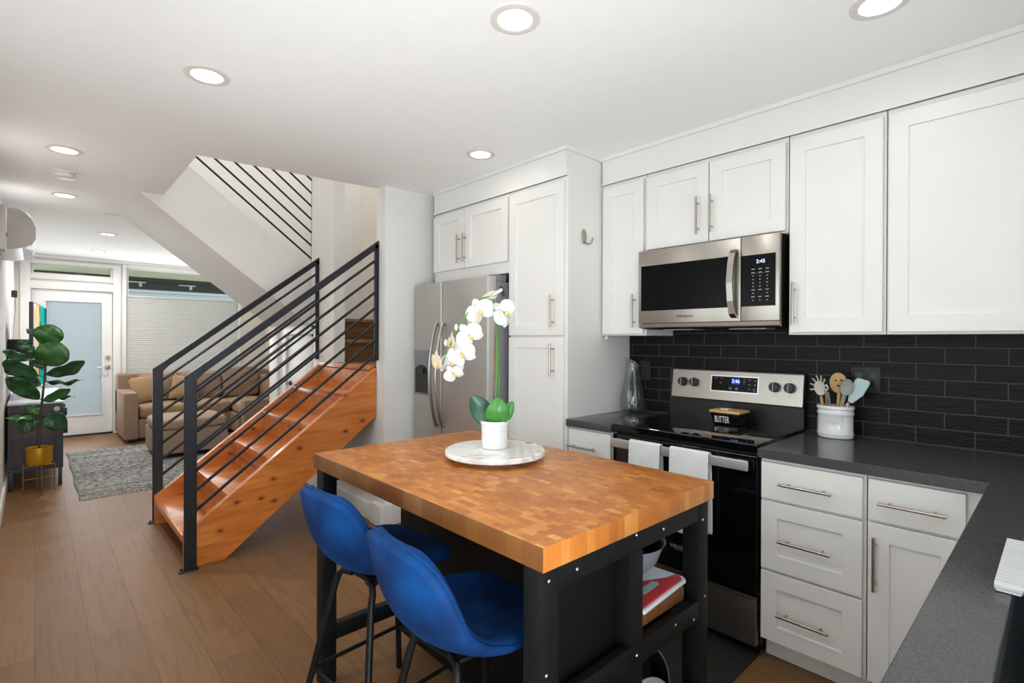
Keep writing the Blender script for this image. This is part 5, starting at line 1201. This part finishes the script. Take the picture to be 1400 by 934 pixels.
build('seat_cushion', cushion(2.125, 2.66, 8.43, 9.02, 0.30, 0.46, 0.014), M['sofa_tan'], sf, mods=[SUB(1)])
rb_ = Matrix.Rotation(math.radians(-10), 3, 'X')
build('back_cushion', cushion(1.05, 1.55, 8.86, 9.02, 0.47, 0.86, 0.03, rot=rb_), M['sofa'], sf, mods=[SUB(1)])
build('back_cushion', cushion(1.56, 2.12, 8.86, 9.02, 0.47, 0.86, 0.03, rot=rb_), M['sofa'], sf, mods=[SUB(1)])
build('back_cushion', cushion(2.13, 2.66, 8.84, 9.02, 0.46, 0.93, 0.04, rot=rb_), M['sofa'], sf, mods=[SUB(1)])
build('arm', MB().box(2.12, 2.86, 7.72, 7.895, 0.05, 0.52, 0.03, 3), M['sofa'], sf)
def pillow(cx, cy, cz, w, rx, rz, ry, th, label, mt='pillow'):
    b = MB()
    R_ = Matrix.Rotation(rz, 3, 'Z') @ Matrix.Rotation(rx, 3, 'X') @ Matrix.Rotation(ry, 3, 'Y')
    for sgn in (-1, 1):
        def f(u, v):
            a, c_ = (u-0.5)*2, (v-0.5)*2
            e = (1-a*a)*(1-c_*c_)
            k1 = 1-0.06*(1-a*a); k2 = 1-0.06*(1-c_*c_)
            return Vector((cx, cy, cz))+R_ @ Vector((a*w/2*k2, sgn*th*e**0.45, c_*w/2*k1))
        b.grid(f, 12, 12)
    o = build('throw_pillow', b, M[mt]); tag(o, label, 'pillow'); return o
pillow(1.145, 8.72, 0.675, 0.38, math.radians(-22), math.radians(8), math.radians(-8), 0.065, 'tan striped throw pillow leaning in the left corner of the sofa')
pillow(1.60, 8.70, 0.665, 0.36, math.radians(-24), math.radians(-6), math.radians(10), 0.06, 'tan throw pillow in the middle of the sofa, seen behind the stair rails')
ot = thing('ottoman', (1.34, 7.25, 0.016), 'large taupe fabric ottoman on the rug in front of the sofa', 'ottoman')
build('upholstered_base', MB().box(0.985, 1.715, 6.90, 7.62, 0.06, 0.33, 0.02, 3), M['ottoman'], ot)
build('top_cushion', cushion(0.975, 1.725, 6.89, 7.63, 0.325, 0.455, 0.02), M['ottoman'], ot, mods=[SUB(1)])
for x in (1.02, 1.64):
    for y in (6.94, 7.54): build('foot', MB().box(x, x+0.05, y, y+0.05, 0.017, 0.062, 0.004), M['blk_plastic'], ot)
